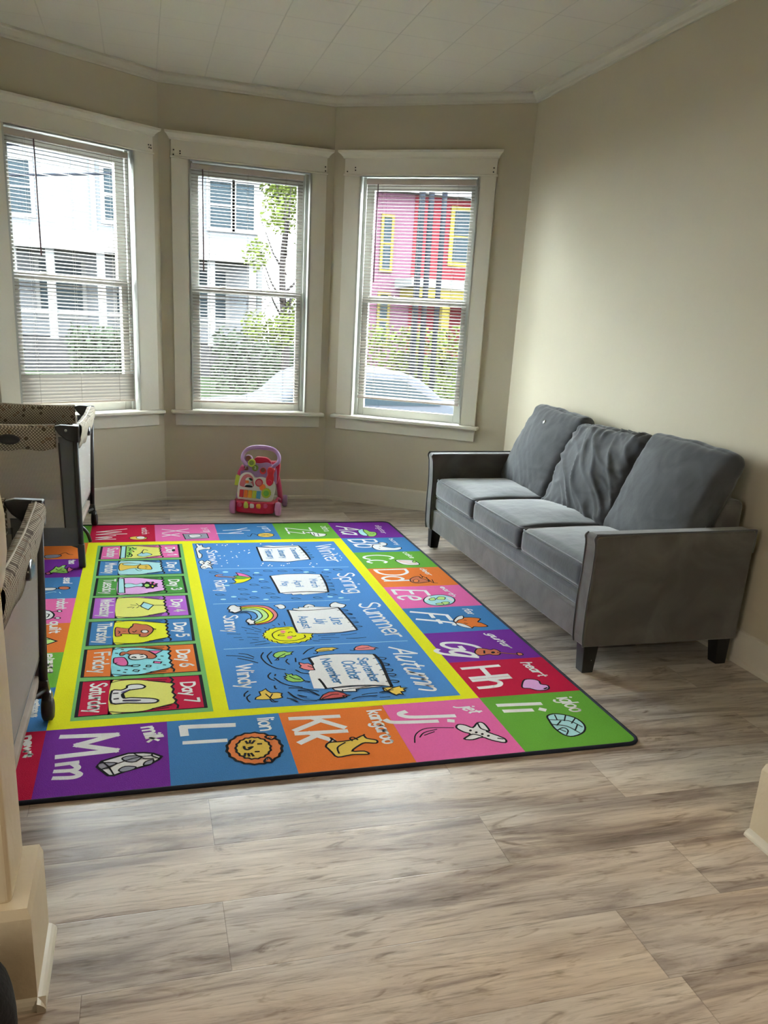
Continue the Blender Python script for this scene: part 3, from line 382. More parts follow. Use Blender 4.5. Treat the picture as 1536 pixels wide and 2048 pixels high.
    ',3101,680,3097,663,3097]],[1,"k",1,5,[644,3084,656,3080,665,3099]],[1,"k",1,5,[672,3109,694,3111,716,3112]],[0,"c",0,5,[569,2999,588,2984,602,2986,616,2965,616,2917,593,2918,574,2931,562,2952,571,2965,566,2981]],[1,"k",1,5,[597,2959,614,2940]],[0,"G",0,5,[497,2905,508,2892,522,2895,523,2881,536,2883,549,2861,559,2826,545,2818,513,2820,496,2834,487,2859,497,2865,487,2874,500,2880]],[1,"k",1,5,[559,2826,575,2816,573,2810,559,2816]],[1,"k",1,5,[509,2875,524,2850,545,2838]],[0,"a",0,5,[355,2695,360,2711,379,2726,377,2757,388,2761,404,2778,408,2761,418,2741,442,2740,457,2730,452,2712,454,2696,441,2690,416,2687,380,2689]],[1,"k",1,5,[398,2734,411,2696,420,2670,431,2664,413,2665,407,2690]],[1,"k",1,5,[422,2730,408,2697]],[0,"m",0,5,[584,2658,603,2690,630,2710,659,2710,678,2695,690,2678,672,2670,676,2661,653,2657,615,2655,593,2654]],[1,"k",1,5,[576,2654,589,2652,601,2666,637,2685,660,2686]],[1,"k",1,6,[344,3126,375,3111,398,3079]],[1,"k",1,6,[293,3111,333,3101,365,3084,394,3062]],[1,"k",1,6,[334,3075,371,3052,406,3020]],[1,"k",1,6,[442,3121,429,3087,429,3053,442,3003,469,2958,502,2936]],[1,"k",1,6,[477,3124,454,3084,454,3049,459,3001]],[1,"k",1,6,[529,3040,519,3018,527,2988]],[1,"k",1,6,[562,3046,557,3008]],[1,"k",1,6,[601,3082,628,3122,658,3144]],[1,"k",1,6,[543,2928,559,2899,587,2883]],[1,"k",1,6,[443,2917,429,2891,432,2863,446,2845]],[1,"k",1,6,[459,2902,455,2887]],[1,"k",1,6,[449,2867,468,2823,495,2792,539,2769]],[1,"k",1,6,[440,2797,439,2778,443,2770]],[1,"k",1,6,[491,2770,531,2762,592,2726]],[1,"k",1,6,[520,2741,560,2730,587,2686]],[1,"k",1,6,[480,2731,497,2689,522,2657,569,2644]],[1,"k",1,6,[511,2701,539,2680]],[1,"k",1,6,[469,2681,487,2669,500,2646]],[1,"k",1,6,[338,2769,323,2746,320,2726]],[1,"k",1,6,[342,2737,328,2717,329,2692,334,2677]],[0,"p",0,6,[-254,4799,-151,4809,-151,4541,-256,4542]],[0,"p",0,6,[-151,4809,172,4817,172,4546,-151,4541]],[1,"k",0,12,[-254,4799,-256,4542]],[1,"k",0,12,[172,4817,172,4546]],[1,"k",0,9,[-151,4809,-151,4541]],[0,"y2",1,0,[-151,4787,-113,4802,-56,4800,-7,4784,67,4758,61,4730,71,4708,64,4676,74,4649,67,4622,74,4596,9,4569,-39,4548,-103,4547,-151,4561]],[1,"k",1,5,[-151,4787,-113,4802,-56,4800,-7,4784,67,4758]],[1,"k",1,5,[74,4596,9,4569,-39,4548,-103,4547,-151,4561]],[1,"k",0,8,[61,4809,71,4786,62,4769,74,4753,62,4730,71,4708,64,4681,74,4660,66,4638,77,4617,69,4596,80,4575,77,4555]],[1,"k",0,5,[-23,4798,48,4794]],[1,"k",0,5,[-17,4787,41,4777]],[1,"k",0,5,[-7,4564,58,4580]],[1,"k",0,5,[-23,4553,48,4562]],[2,"Sunday","w",12,[-219,4764,-220,4576,-166,4769]],[2,"Day 1","w",14,[98,4759,107,4597,146,4760]],[0,"b",0,6,[-255,4507,-152,4504,-150,4241,-254,4244]],[0,"b",0,6,[-152,4504,170,4502,172,4239,-150,4241]],[1,"k",0,12,[-255,4507,-254,4244]],[1,"k",0,12,[170,4502,172,4239]],[1,"k",0,9,[-152,4504,-150,4241]],[0,"s",1,0,[-151,4482,-114,4496,-56,4493,-8,4476,66,4448,60,4421,69,4399,63,4368,73,4341,67,4316,73,4290,9,4265,-39,4245,-103,4246,-150,4261]],[1,"k",1,5,[-151,4482,-114,4496,-56,4493,-8,4476,66,4448]],[1,"k",1,5,[73,4290,9,4265,-39,4245,-103,4246,-150,4261]],[1,"k",0,8,[59,4497,69,4475,61,4459,72,4442,61,4421,69,4399,63,4373,73,4352,65,4331,76,4310,69,4290,80,4270,77,4249]],[1,"k",0,5,[-24,4490,46,4484]],[1,"k",0,5,[-18,4479,40,4467]],[1,"k",0,5,[-7,4260,57,4275]],[1,"k",0,5,[-23,4250,48,4257]],[2,"Monday","w",12,[-220,4468,-219,4278,-166,4466]],[2,"Day 2","w",14,[97,4448,106,4290,144,4447]],[0,"G3",0,6,[-251,4196,-149,4199,-148,3921,-252,3923]],[0,"G3",0,6,[-149,4199,170,4193,175,3922,-148,3921]],[1,"k",0,12,[-251,4196,-252,3923]],[1,"k",0,12,[170,4193,175,3922]],[1,"k",0,9,[-149,4199,-148,3921]],[0,"p2",1,0,[-149,4176,-112,4190,-55,4186,-7,4167,67,4138,61,4110,71,4087,65,4054,75,4027,69,4000,76,3974,11,3947,-37,3926,-101,3926,-148,3942]],[1,"k",1,5,[-149,4176,-112,4190,-55,4186,-7,4167,67,4138]],[1,"k",1,5,[76,3974,11,3947,-37,3926,-101,3926,-148,3942]],[1,"k",0,8,[60,4189,70,4166,62,4149,74,4132,63,4110,71,4087,65,4060,75,4038,67,4016,79,3995,71,3974,83,3953,79,3932]],[1,"k",0,5,[-23,4182,4'
    '8,4175]],[1,"k",0,5,[-16,4171,41,4158]],[1,"k",0,5,[-5,3942,60,3958]],[1,"k",0,5,[-21,3932,50,3940]],[2,"Tuesday","w",12,[-217,4174,-217,3948,-164,4175]],[2,"Day 3","w",14,[98,4137,108,3974,145,4137]],[0,"u",0,6,[-253,3890,-149,3887,-147,3600,-252,3607]],[0,"u",0,6,[-149,3887,173,3882,175,3602,-147,3600]],[1,"k",0,12,[-253,3890,-252,3607]],[1,"k",0,12,[173,3882,175,3602]],[1,"k",0,9,[-149,3887,-147,3600]],[0,"y2",1,0,[-148,3862,-111,3877,-53,3873,-5,3855,69,3824,63,3795,72,3772,66,3738,76,3710,70,3682,76,3655,12,3627,-36,3606,-100,3605,-147,3621]],[1,"k",1,5,[-148,3862,-111,3877,-53,3873,-5,3855,69,3824]],[1,"k",1,5,[76,3655,12,3627,-36,3606,-100,3605,-147,3621]],[1,"k",0,8,[62,3878,72,3854,64,3836,75,3818,64,3795,72,3772,66,3743,76,3721,68,3699,80,3677,72,3655,83,3633,80,3612]],[1,"k",0,5,[-22,3870,49,3863]],[1,"k",0,5,[-15,3858,43,3845]],[1,"k",0,5,[-4,3622,60,3638]],[1,"k",0,5,[-20,3611,51,3620]],[2,"Wednesday","w",12,[-217,3865,-216,3632,-163,3863]],[2,"Day 4","w",14,[100,3824,109,3655,147,3824]],[0,"b",0,6,[-251,3564,-148,3567,-147,3287,-249,3291]],[0,"b",0,6,[-148,3567,175,3562,173,3291,-147,3287]],[1,"k",0,12,[-251,3564,-249,3291]],[1,"k",0,12,[175,3562,173,3291]],[1,"k",0,9,[-148,3567,-147,3287]],[0,"yg",1,0,[-148,3543,-110,3557,-53,3553,-5,3535,70,3506,63,3477,73,3455,66,3422,76,3395,69,3368,76,3342,11,3315,-37,3293,-100,3293,-147,3308]],[1,"k",1,5,[-148,3543,-110,3557,-53,3553,-5,3535,70,3506]],[1,"k",1,5,[76,3342,11,3315,-37,3293,-100,3293,-147,3308]],[1,"k",0,8,[64,3558,73,3534,65,3517,76,3500,65,3477,73,3455,66,3427,76,3405,68,3384,79,3363,71,3341,82,3321,79,3300]],[1,"k",0,5,[-21,3550,51,3543]],[1,"k",0,5,[-14,3538,44,3526]],[1,"k",0,5,[-5,3309,59,3326]],[1,"k",0,5,[-21,3299,50,3307]],[2,"Thursday","w",13,[-216,3542,-215,3316,-163,3542]],[2,"Day 5","w",14,[101,3505,108,3342,149,3505]],[0,"o",0,6,[-251,3247,-146,3256,-145,2971,-249,2981]],[0,"o",0,6,[-146,3256,174,3251,176,2972,-145,2971]],[1,"k",0,12,[-251,3247,-249,2981]],[1,"k",0,12,[174,3251,176,2972]],[1,"k",0,9,[-146,3256,-145,2971]],[0,"s2",1,0,[-146,3232,-108,3246,-51,3242,-4,3224,70,3193,64,3164,74,3140,67,3106,77,3079,71,3051,78,3024,13,2997,-35,2976,-98,2976,-145,2992]],[1,"k",1,5,[-146,3232,-108,3246,-51,3242,-4,3224,70,3193]],[1,"k",1,5,[78,3024,13,2997,-35,2976,-98,2976,-145,2992]],[1,"k",0,8,[64,3247,73,3222,65,3205,77,3187,66,3164,74,3140,67,3112,77,3090,69,3068,81,3046,73,3024,84,3003,81,2982]],[1,"k",0,5,[-20,3239,51,3232]],[1,"k",0,5,[-13,3227,44,3214]],[1,"k",0,5,[-3,2992,61,3008]],[1,"k",0,5,[-19,2982,52,2990]],[2,"Friday","w",13,[-215,3209,-214,3013,-160,3213]],[2,"Day 6","w",14,[101,3192,110,3024,148,3192]],[0,"r",0,6,[-249,2939,-144,2941,-144,2659,-248,2658]],[0,"r",0,6,[-144,2941,177,2935,179,2660,-144,2659]],[1,"k",0,12,[-249,2939,-248,2658]],[1,"k",0,12,[177,2935,179,2660]],[1,"k",0,9,[-144,2941,-144,2659]],[0,"y2",1,0,[-144,2916,-106,2931,-49,2927,-1,2908,73,2877,66,2849,76,2826,70,2792,80,2765,73,2738,80,2712,15,2686,-33,2665,-97,2665,-144,2680]],[1,"k",1,5,[-144,2916,-106,2931,-49,2927,-1,2908,73,2877]],[1,"k",1,5,[80,2712,15,2686,-33,2665,-97,2665,-144,2680]],[1,"k",0,8,[66,2931,76,2907,68,2889,79,2871,68,2849,76,2826,70,2798,80,2776,72,2754,83,2733,75,2712,86,2691,83,2670]],[1,"k",0,5,[-17,2923,53,2916]],[1,"k",0,5,[-11,2911,47,2898]],[1,"k",0,5,[-1,2680,64,2696]],[1,"k",0,5,[-17,2670,54,2678]],[2,"Saturday","w",13,[-213,2915,-213,2684,-159,2916]],[2,"Day 7","w",14,[104,2877,112,2712,151,2876]],[0,"s",0,6,[-148,4797,-121,4798,-122,4559,-149,4552]],[0,"G",1,0,[-119,4781,-96,4788,-69,4759,-62,4716,-91,4709,-86,4658,-94,4592,-102,4569,-117,4570]],[1,"k",1,7,[-109,4762,-96,4744,-104,4710]],[1,"k",1,7,[-87,4770,-76,4743,-64,4759]],[1,"k",1,7,[-100,4693,-86,4700,-77,4674]],[1,"k",1,7,[-112,4652,-99,4659,-103,4609]],[1,"k",1,7,[-94,4634,-86,4608,-94,4576]],[1,"k",1,7,[-114,4602,-103,4580]],[0,"s",1,5,[-59,4609,-42,4641,-33,4671,-29,4640,-7,4652,20,4613,2,4593,-16,4578,-38,4580]],[1,"k",1,5,[-33,4671,-22,4721,-2,4702]],[0,"k",1,0,[150,4696,'
    '147,4679,139,4673,132,4680,130,4697,134,4714,141,4721,148,4713]],[0,"a",1,5,[-149,4439,-118,4459,-67,4447,-33,4413,0,4414,16,4349,8,4323,-34,4335,-67,4356,-100,4347,-146,4320]],[0,"s",1,4,[-134,4438,-101,4450,-42,4436,-67,4404,-117,4413]],[1,"k",1,5,[-42,4414,-54,4385,-54,4355,-42,4332]],[1,"k",1,6,[-17,4385,-8,4378]],[1,"k",1,6,[-17,4352,-9,4354]],[1,"k",1,4,[-67,4338,-50,4303,-34,4312]],[0,"s",0,6,[-149,4179,-122,4179,-114,3948,-145,3951]],[0,"s",1,5,[-116,4088,-89,4092,-61,4073,-30,4093,-26,4033,-57,4043,-88,4029,-115,4032]],[0,"k",1,0,[37,4053,43,4028,26,4020,19,3998,3,4009,-14,4002,-20,4025,-37,4037,-30,4059,-37,4084,-20,4092,-13,4115,4,4104,21,4112,27,4087,44,4075]],[0,"G",1,0,[1,4050,-1,4036,-7,4028,-14,4029,-20,4038,-22,4052,-20,4066,-14,4074,-7,4073,-1,4064]],[0,"p",1,0,[31,4073,29,4066,25,4063,21,4066,20,4074,21,4081,25,4084,29,4081]],[0,"y",1,0,[21,4034,20,4027,17,4025,13,4028,12,4035,13,4043,17,4045,20,4042]],[0,"p",1,0,[12,4088,11,4082,7,4079,4,4082,3,4089,4,4096,8,4098,11,4095]],[0,"s",0,6,[-41,3750,-27,3800,17,3754,-7,3693,-34,3732]],[1,"k",1,6,[17,3751,66,3748]],[1,"k",1,8,[-49,3751,-40,3753]],[1,"k",1,4,[-60,3786,-52,3768]],[1,"k",1,4,[-58,3724,-49,3739]],[1,"k",1,4,[-85,3772,-60,3760]],[1,"k",1,4,[-99,3731,-78,3739]],[1,"k",1,4,[-70,3736,-76,3723]],[0,"N",1,5,[-144,3479,-122,3474,-91,3463,-75,3487,-72,3516,-60,3520,-36,3505,-12,3496,11,3453,7,3408,-7,3377,-17,3360,-36,3359,-46,3371,-44,3387,-74,3397,-118,3403,-118,3384,-135,3376,-143,3390]],[1,"k",1,5,[-79,3488,-90,3444,-84,3404,-67,3393]],[0,"w",1,5,[-9,3416,-11,3407,-16,3402,-24,3400,-31,3404,-36,3411,-38,3420,-36,3429,-31,3435,-24,3436,-16,3433,-11,3425]],[1,"N",1,3,[-122,3474,-118,3403]],[1,"k",1,5,[-73,3425,-67,3415,-57,3434]],[1,"k",1,4,[-113,3430,-102,3431]],[1,"k",1,8,[11,3447,21,3440]],[1,"k",1,5,[-133,3438,-125,3426,-130,3410]],[0,"N",1,5,[-119,3191,-109,3204,-94,3199,-80,3215,-44,3215,-14,3201,4,3173,20,3142,7,3117,-18,3126,-25,3148,-44,3170,-80,3171,-94,3183,-110,3165,-119,3170]],[0,"p",0,5,[-11,3200,44,3195,16,3160]],[0,"w",1,5,[-85,3138,-80,3166,-51,3173,-22,3158,-17,3128,-43,3115,-72,3119]],[0,"p",1,5,[-141,3141,-122,3148,-102,3142,-89,3096,-92,3064,-113,3063,-134,3084,-129,3093,-140,3094]],[1,"k",1,5,[-74,3141,-65,3146,-58,3134,-74,3141]],[1,"k",1,6,[-43,3161,-34,3161]],[1,"k",1,6,[-40,3139,-31,3142]],[0,"s2",1,5,[-75,3062,-57,3068,-43,3062,-50,3051,-68,3050]],[1,"k",1,6,[-92,3064,-71,3057]],[0,"p",0,5,[10,3091,39,3082,34,3066,8,3075]],[0,"s2",0,5,[-18,3055,-2,3051,-4,3040,-20,3043]],[0,"s2",0,5,[-64,3020,-45,3012,-50,3000,-69,3009]],[1,"k",1,7,[-115,3230,-108,3227]],[1,"k",1,7,[-136,3195,-128,3192]],[1,"k",1,7,[38,3141,45,3138]],[1,"k",1,7,[26,3110,33,3107]],[1,"k",1,7,[45,3051,52,3049]],[1,"k",1,7,[-29,3023,-23,3021]],[1,"k",1,7,[-97,3027,-90,3024]],[1,"k",1,7,[-124,3022,-117,3020]],[1,"k",1,7,[-102,3003,-95,3000]],[0,"W",1,8,[-139,2844,-108,2845,-89,2862,-88,2878,-73,2888,-43,2885,-25,2866,-33,2849,-56,2845,-79,2840,-98,2820,-104,2805,-97,2777,-75,2777,-37,2769,-1,2759,19,2743,11,2725,-18,2724,-56,2730,-87,2737,-138,2743]],[0,"n2",1,0,[-107,2829,-79,2848,-76,2854,-79,2842,-102,2822]],[0,"n2",1,4,[-100,2757,-88,2760,-41,2752,-56,2747,-91,2751]],[1,"k",1,9,[-101,2808,-96,2777]],[1,"k",1,8,[-132,2821,-119,2821]],[1,"k",1,9,[-129,2774,-117,2776]],[2,"Aa","w",20,[1217,5210,1214,5006,1353,5163]],[2,"alligator","w",7,[1484,5220,1477,5001,1522,5226]],[0,"G",1,5,[1365,5112,1396,5096,1407,5054,1438,5038,1434,4984,1403,4933,1368,4935,1355,4989]],[0,"s",1,5,[1333,5086,1375,5125,1365,5056,1368,4962,1345,4950,1324,4991]],[1,"k",1,4,[1393,5000,1403,4986,1422,5004]],[2,"Bb","w",20,[1216,4860,1228,4677,1382,4857]],[2,"bunny","w",8,[1482,4868,1487,4712,1511,4871]],[0,"W",1,6,[1323,4687,1349,4734,1392,4743,1385,4768,1417,4786,1435,4752,1420,4712,1391,4694,1416,4664,1451,4647,1496,4662,1492,4627,1457,4599,1404,4598,1353,4602,1327,4628]],[1,"k",1,6,[1356,4649,1361,4644]],[1,"k",1,6,[1372,4696,1378,4690]],[2,"Cc","w",20,[1210,4504,1213,4344,1384,4497]],[2,"cake"'
    ',"w",8,[1476,4551,1488,4421,1509,4553]],[0,"W",1,6,[1384,4387,1445,4388,1490,4367,1503,4302,1480,4279,1420,4288,1393,4322]],[1,"c",1,6,[1399,4364,1442,4318,1488,4303]],[1,"c",1,5,[1396,4375,1458,4348,1493,4319]],[0,"G",1,4,[1497,4345,1489,4330,1479,4325,1473,4332,1475,4347,1483,4361,1493,4367,1499,4360]],[2,"Dd","w",21,[1212,4210,1213,4006,1387,4209]],[2,"deer","w",8,[1474,4211,1483,4082,1506,4214]],[0,"N",1,6,[1357,4019,1390,4057,1421,4069,1425,4034,1441,4010,1452,3972,1418,3961,1380,3952,1352,3973]],[0,"o2",1,4,[1397,3987,1390,3973,1379,3965,1369,3966,1364,3975,1365,3990,1373,4005,1384,4013,1394,4012,1399,4002]],[1,"k",1,5,[1441,4102,1438,4048,1420,4039]],[1,"k",1,5,[1445,4067,1458,4009,1463,3953,1488,3941]],[1,"k",1,5,[1459,4046,1452,3972]],[1,"k",1,5,[1477,4003,1469,3952]],[2,"Ee","w",21,[1210,3856,1206,3704,1378,3824]],[2,"earth","w",9,[1478,3879,1488,3716,1508,3881]],[0,"s",1,6,[1481,3659,1468,3635,1449,3614,1425,3599,1399,3591,1373,3590,1350,3596,1332,3610,1321,3629,1317,3653,1321,3678,1333,3702,1352,3724,1377,3740,1403,3749,1430,3750,1454,3744,1472,3729,1484,3709,1487,3685]],[0,"W",1,0,[1340,3708,1372,3737,1366,3705,1340,3675,1327,3669]],[0,"W",1,0,[1456,3711,1477,3684,1468,3645,1452,3663]],[0,"l",1,4,[1353,3690,1385,3711,1385,3678,1358,3665]],[0,"l",1,4,[1399,3701,1423,3723,1446,3709,1428,3673,1397,3682]],[0,"l",1,4,[1403,3636,1438,3640,1434,3614,1402,3602]],[0,"l",1,4,[1364,3617,1394,3625,1402,3602,1374,3599]],[2,"Ff","w",23,[1206,3521,1203,3392,1364,3457]],[2,"fox","w",10,[1474,3538,1475,3463,1515,3524]],[0,"o",1,6,[1368,3372,1417,3435,1435,3415,1472,3410,1509,3388,1480,3349,1493,3333,1506,3287,1466,3283,1438,3291,1418,3273,1386,3302]],[0,"W",1,5,[1370,3376,1408,3427,1438,3437,1426,3399,1398,3385,1376,3359]],[0,"W",1,5,[1372,3349,1398,3334,1416,3298,1420,3270,1387,3290,1368,3321]],[1,"k",1,5,[1422,3377,1432,3372]],[1,"k",1,5,[1410,3341,1422,3331]],[2,"Gg","w",25,[1210,3142,1220,2983,1363,3086]],[2,"guitar","w",11,[1462,3200,1483,3033,1499,3182]],[0,"N",1,6,[1328,3005,1354,3037,1386,3029,1404,3015,1424,3020,1437,2989,1420,2957,1392,2958,1379,2969,1341,2961,1324,2977]],[1,"k",1,12,[1425,2981,1500,2952]],[1,"N",1,5,[1425,2981,1500,2952]],[0,"N",1,5,[1505,2965,1524,2958,1521,2939,1500,2938]],[1,"k",1,8,[1372,3008,1362,2982]],[0,"k",1,0,[1412,2983,1406,2976,1398,2974,1393,2978,1394,2985,1400,2993,1407,2995,1412,2991]],[2,"Hh","w",26,[1210,2843,1209,2659,1368,2850]],[2,"heart","w",12,[1477,2864,1490,2723,1523,2860]],[0,"p2",1,7,[1391,2666,1419,2703,1452,2702,1471,2683,1465,2654,1487,2639,1479,2611,1457,2600,1426,2602,1403,2623,1378,2633]],[1,"k",1,9,[1459,2611,1474,2618]],[2,"Ii","w",28,[1222,2512,1227,2452,1382,2500]],[2,"igloo","w",13,[1470,2527,1471,2412,1533,2527]],[0,"s",1,7,[1366,2398,1408,2406,1457,2370,1466,2312,1438,2263,1387,2240,1358,2254,1347,2305,1354,2359]],[1,"k",1,5,[1360,2367,1425,2347,1450,2297]],[1,"k",1,5,[1351,2332,1397,2311,1419,2257]],[1,"k",1,5,[1347,2287,1379,2303,1386,2281,1366,2253]],[1,"k",1,5,[1395,2399,1386,2363]],[1,"k",1,5,[1432,2387,1408,2350]],[1,"k",1,5,[1456,2360,1425,2328]],[1,"k",1,5,[1395,2352,1366,2324]],[1,"k",1,5,[1442,2316,1411,2276]],[1,"k",1,5,[1360,2294,1373,2274]],[2,"Jj","w",27,[841,2514,833,2434,1030,2496]],[2,"jet","w",13,[1069,2521,1093,2463,1126,2522]],[0,"W",1,7,[1004,2367,1019,2388,1042,2379,1061,2358,1091,2389,1111,2382,1111,2328,1099,2321,1139,2268,1130,2239,1092,2262,1068,2287,1029,2277,1002,2287,1035,2315,1017,2335]],[1,"k",1,6,[1090,2385,1087,2346,1108,2325]],[1,"k",1,6,[1004,2291,1043,2313,1070,2292]],[1,"k",1,6,[1118,2271,1133,2264]],[1,"k",1,5,[829,2292,851,2347,902,2381,994,2369]],[1,"k",1,5,[857,2324,883,2353,932,2367]],[1,"k",1,5,[877,2334,918,2352]],[0,"k",1,0,[1050,2338,1045,2333,1040,2334,1040,2340,1044,2345,1049,2345]],[0,"k",1,0,[1065,2322,1060,2317,1055,2317,1055,2324,1060,2329,1065,2328]],[0,"k",1,0,[1081,2307,1076,2302,1071,2303,1071,2309,1076,2314,1081,2313]],[0,"k",1,0,[1097,2292,1092,2287,1087,2288,1087,2294,1092,2299,1097,2298]],[2,"Kk","w",28,[4'
    '56,2528,459,2357,620,2519]],[2,"kangaroo","w",13,[731,2538,726,2302,781,2541]],[0,"a",1,7,[535,2319,551,2341,596,2341,639,2350,672,2369,679,2348,708,2330,702,2311,668,2320,645,2308,612,2274,650,2267,659,2246,607,2252,558,2245,546,2278,539,2303]],[1,"k",1,7,[551,2341,563,2358,562,2371,574,2345]],[1,"k",1,6,[628,2340,624,2357,637,2362,647,2343]],[1,"k",1,6,[567,2267,571,2305,602,2332]],[1,"k",1,6,[672,2366,678,2375]],[1,"w",0,28,[257,2515,95,2528,97,2474]],[1,"w",0,22,[222,2414,96,2420]],[2,"lion","w",12,[345,2547,344,2461,398,2547]],[2,"milk","w",15,[-37,2545,-17,2445,13,2551]],[1,"w",0,26,[-280,2525,-116,2511,-231,2462,-115,2408,-282,2397]],[1,"w",0,20,[-225,2354,-280,2349]],[1,"w",1,20,[-239,2351,-221,2324,-233,2309,-281,2311]],[1,"w",1,20,[-236,2307,-213,2283,-230,2268,-281,2273]],[0,"W",0,9,[-166,2316,-153,2348,-77,2382,-31,2378,-3,2369,22,2345,13,2327,-16,2301,-85,2275,-117,2257,-132,2260]],[0,"A",1,5,[-164,2328,-146,2337,-110,2328,-133,2304,-151,2299,-160,2305]],[0,"A",1,5,[-95,2353,-74,2365,-37,2355,-55,2327,-80,2331]],[0,"A",1,5,[-103,2286,-85,2304,-55,2296,-61,2282,-91,2272]],[0,"A",1,5,[-25,2322,-3,2330,-7,2306,-31,2301]],[1,"k",1,7,[-166,2316,-132,2260]],[1,"k",1,5,[-153,2345,-133,2310,-117,2262]],[1,"k",1,5,[-62,2379,-31,2342,-3,2337]],[1,"k",1,6,[-3,2369,-6,2353,15,2333]],[1,"k",1,4,[-151,2299,-62,2347,-6,2355]],[0,"o2",0,9,[392,2330,392,2312,382,2298,377,2281,363,2272,354,2258,338,2255,325,2246,310,2249,296,2246,282,2254,267,2257,257,2270,244,2278,238,2294,227,2307,227,2325,220,2342,225,2359,224,2378,233,2392,238,2410,251,2420,260,2435,276,2439,290,2450,306,2447,322,2451,336,2442,352,2439,362,2424,377,2415,382,2397,393,2383,392,2364,398,2347]],[0,"a",0,7,[357,2338,358,2324,350,2315,347,2302,337,2297,331,2285,320,2285,311,2278,301,2282,291,2279,283,2288,272,2289,268,2301,258,2307,257,2320,250,2331,252,2344,249,2357,255,2368,255,2382,264,2390,269,2403,279,2406,287,2416,298,2414,308,2420,318,2413,329,2414,336,2403,347,2398,349,2385,358,2376,357,2362,362,2350]],[0,"o2",1,8,[352,2412,362,2420,380,2416,386,2408,374,2394,364,2395]],[0,"o2",1,8,[328,2257,348,2249,352,2261,344,2280,336,2274]],[0,"W",1,3,[370,2405,368,2402,366,2401,364,2402,363,2406,365,2409,367,2410,369,2408]],[0,"W",1,3,[340,2268,338,2265,336,2264,335,2265,334,2269,336,2273,338,2274,339,2272]],[1,"k",1,8,[287,2395,290,2380]],[1,"k",1,8,[301,2398,297,2381]],[1,"k",1,8,[314,2394,304,2378]],[1,"k",1,8,[277,2361,278,2346,288,2340,303,2355,290,2351]],[1,"k",1,8,[276,2318,272,2302]],[1,"k",1,8,[285,2315,286,2299]],[1,"k",1,8,[294,2315,299,2298]],[1,"k",1,8,[323,2371,333,2370]],[1,"k",1,8,[309,2323,319,2322]],[2,"newt","w",15,[-392,2545,-378,2410,-370,2551]],[2,"octopus","w",13,[-397,2812,-389,2682,-376,2813]],[2,"pizza","w",13,[-392,3225,-374,3043,-369,3222]],[2,"quilt","w",13,[-415,3594,-406,3452,-373,3596]],[0,"l",0,8,[-422,3406,-408,3398,-370,3359,-402,3329,-415,3331]],[1,"k",1,5,[-409,3380,-401,3380]],[2,"robot","w",13,[-412,3896,-405,3755,-369,3896]],[2,"seal","w",12,[-411,4225,-406,4134,-373,4221]],[2,"tea","w",12,[-412,4544,-406,4472,-377,4541]],[0,"W",1,8,[-478,3742,-439,3737,-421,3714,-409,3678,-414,3641,-431,3623,-465,3623]],[1,"k",1,6,[-421,3718,-403,3724]],[0,"W",1,5,[-381,3723,-382,3716,-386,3713,-392,3713,-397,3718,-400,3726,-399,3733,-394,3737,-388,3736,-383,3731]],[1,"k",1,6,[-414,3641,-400,3633]],[0,"W",1,5,[-379,3632,-381,3625,-386,3622,-393,3623,-399,3628,-402,3635,-400,3641,-395,3645,-388,3644,-382,3639]],[1,"k",1,6,[-441,3695,-430,3685,-432,3660,-436,3648]],[0,"W",1,6,[-512,4068,-483,4070,-445,4068,-432,4054,-444,4031,-473,4027,-509,4033]],[0,"N",1,6,[-372,4056,-374,4044,-383,4036,-396,4034,-409,4039,-420,4049,-424,4062,-422,4073,-413,4082,-400,4083,-386,4079,-376,4069]],[1,"k",1,6,[-432,4054,-422,4048]],[1,"s",1,4,[-414,3998,-407,3977]],[1,"s",1,4,[-475,3985,-442,4006,-430,3999]],[0,"G",1,6,[-505,4295,-491,4339,-476,4384,-468,4430,-453,4411,-437,4445,-418,4443,-424,4402,-404,4354,-401,4308,-432,4305,-471,4320,-481,4293]],[0,"p",1,6,[-404,4'
